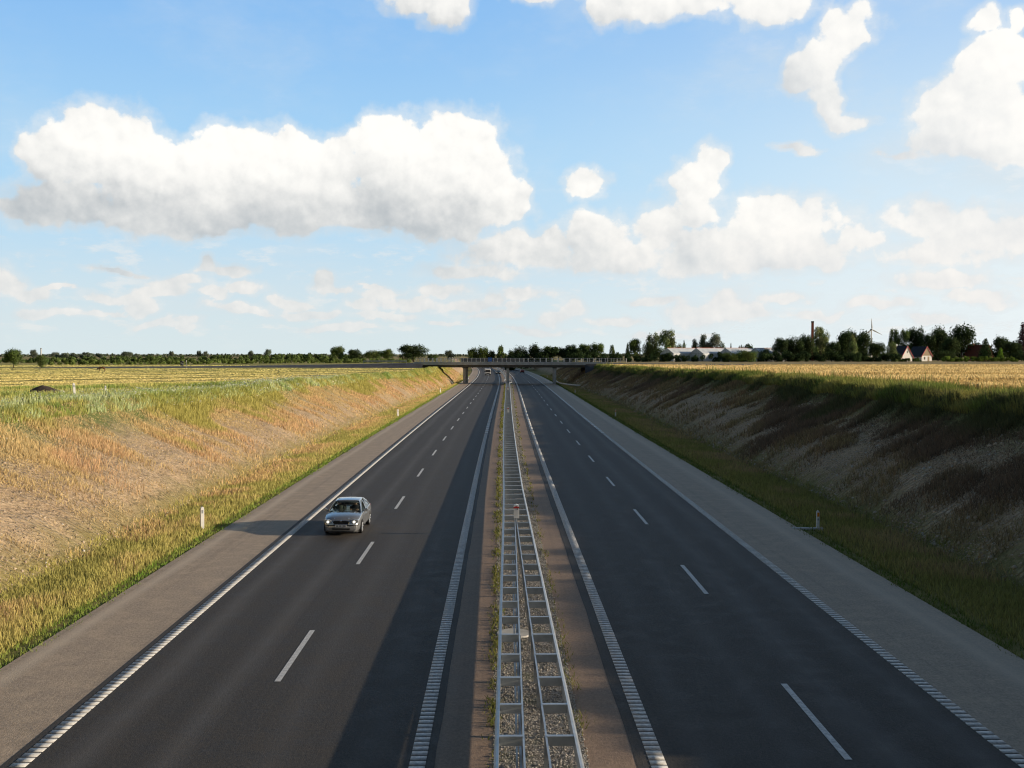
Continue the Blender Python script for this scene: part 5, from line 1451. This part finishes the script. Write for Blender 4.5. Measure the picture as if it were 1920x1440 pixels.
skin_m = mat("skin", (.55, .34, .25), .6, var=.06)
def person(label, loc, shirt, hair, reach):
    t = thing("person", label, "person", loc)
    s_m = mat("shirt", shirt, .85)
    # seated figure facing -y: pelvis, spine, neck, head; arms to the wheel or lap; legs forward
    fin = []
    pts = [(0,0,.10),(0,.03,.28),(0,.06,.46),(0,.05,.56),(0,.02,.63),(0,0,.70),(0,0,.78)]
    ed = [(0,1),(1,2),(2,3),(3,4),(4,5),(5,6)]
    rad = [(.15,.11),(.14,.10),(.16,.10),(.08,.07),(.055,.055),(.078,.09),(.068,.08)]
    def chain(start, ps, rs):
        i = start
        for p, r_ in zip(ps, rs):
            pts.append(p); rad.append(r_); ed.append((i, len(pts) - 1)); i = len(pts) - 1
        return i
    for s in (-1, 1):
        hand = (s * .15, -.52, .42) if reach else (s * .12, -.30, .16)
        wr = chain(2, [(s * .19, .05, .46), (s * .25, -.10, .26), hand], [.055, .045, .032])
        for k in range(4):
            b = (hand[0] - s * .035 + s * .022 * k, hand[1] - .055, hand[2] + .01)
            chain(wr, [b, (b[0], b[1] - .04, b[2] - .012), (b[0], b[1] - .045 - .006 * (k % 3), b[2] - .04)], [.012, .009, .008])
        chain(wr, [(hand[0] - s * .05, hand[1] - .02, hand[2] + .012), (hand[0] - s * .065, hand[1] - .05, hand[2] + .0)], [.012, .009])
        chain(0, [(s * .10, -.02, .08), (s * .13, -.42, .16), (s * .12, -.62, -.18), (s * .12, -.74, -.20)], [.09, .065, .045, .04])
    skin_body("body", pts, ed, rad, skin_m, t)
    MB().loft([[(math.cos(a) * w_, .045 + math.sin(a) * d_, z) for a in np.linspace(0, 2 * math.pi, 13)[:-1]] for z, w_, d_ in ((.06, .185, .15), (.25, .18, .135), (.42, .215, .135), (.52, .17, .11), (.57, .08, .08))]).build("shirt", s_m, t, smooth=True)
    for s in (-1, 1):
        a, b = Vector((s * .19, .05, .46)), Vector((s * .25, -.10, .26)); c = Vector((s * .15, -.52, .42)) if reach else Vector((s * .12, -.30, .16))
        MB().tube(a, b, .075, .062, 10).tube(b, b + (c - b) * .75, .062, .045, 10).build("sleeve", s_m, t, smooth=True)
        MB().tube((s * .028, -.092, .745), (s * .028, -.080, .745), .010, .012, 8).build("eye", M['interior'], t)
    MB().loft([[(math.cos(a) * w_, .015 + math.sin(a) * d_, z) for a in np.linspace(0, 2 * math.pi, 13)[:-1]] for z, w_, d_ in ((.765, .083, .095), (.81, .085, .10), (.845, .06, .075), (.858, .02, .03))]).build("hair", mat("hair", hair, .8), t, smooth=True)
    return t

SILVER = paint("silver_paint", (.50, .51, .515), .7, .26)
CX, CY = -7.15, 48.3
car("silver_car", "silver hatchback with lit headlamps driving towards us in the left carriageway", (CX, CY, .005), R(-1.0), SILVER).scale = (.94, .94, .94)
person("driver in dark clothes holding the steering wheel of the silver car", (CX + .35, CY + 2.28, .52), (.05, .05, .06), (.30, .24, .18), True)
person("passenger in grey green top sitting beside the driver of the silver car", (CX - .38, CY + 2.28, .52), (.13, .15, .13), (.06, .045, .03), False)
def far_car(name, label, px, py, rz, m, Y, lights):
    x = (px - 940) / F * Y
    return car(name, label, (x, Y, .005), rz, m, lights)
far_car("dark_car", "small dark car with lit headlamps overtaking the white van beyond the bridge", 934.5, 701, R(4), paint("dark_paint", (.05, .055, .06)), 442, True)
x = (978.5 - 940) / F * 476; car("red_car", "small dark red car driving away in the right carriageway beyond the bridge", (x, 476, .005), R(180 + 2), paint("red_car_paint", (.16, .02, .02)), False)
x = (953.5 - 940) / F * 640; car("white_car", "tiny white car far away just right of the central pier", (x - .2, 640, .005), R(184), paint("white_car_paint", (.75, .75, .74), 0, .4), False)
def van():
    Y = 416; x = (915 - 940) / F * Y
    t = thing("white_van", "white van with large dark windscreen coming towards the bridge", "van", (x, Y, .005), R(3))
    W = mat("white_van_paint", (.74, .73, .70), .4, coat=.3)
    prof = [(0, .35), (0, .95), (.25, 1.10), (.75, 2.05), (1.0, 2.35), (1.6, 2.52), (5.6, 2.52), (5.7, 2.3), (5.7, .35)]
    MB().prism(prof, -1.05, 1.05, 'x').build("body", W, t, bevel=.08)
    MB().loft([[(-w, y, z), (w, y, z), (w, y - .03, z + .01), (-w, y - .03, z + .01)] for y, z, w in ((.265, 1.14, .95), (.735, 2.03, .88))]).build("windscreen", M['interior'], t)
    for s in (-1, 1):
        MB().box(min(s*1.052, s*1.06), max(s*1.052, s*1.06), .85, 1.7, 1.25, 1.95).build("side_window", M['interior'], t)
        hl = MB().box(s*.78 - .16, s*.78 + .16, -.04, .0, .72, .92).build("headlight", M['lamp_clear'], t)
        m = MB().box(min(s*1.08, s*1.3), max(s*1.08, s*1.3), .45, .6, 1.25, 1.65).build("mirror", M['black'], t)
        for yy in (.95, 4.5): wheel(t, s * .92, yy, .36, .22)
    MB().box(-.55, .55, -.03, .0, .62, .88).build("grille", M['black'], t)
    MB().box(-1.0, 1.0, -.08, -.002, .35, .56).build("bumper", M['black'], t)
    MB().box(-.26, .26, -.1, -.081, .40, .51).build("number_plate", M['plate'], t)
van()
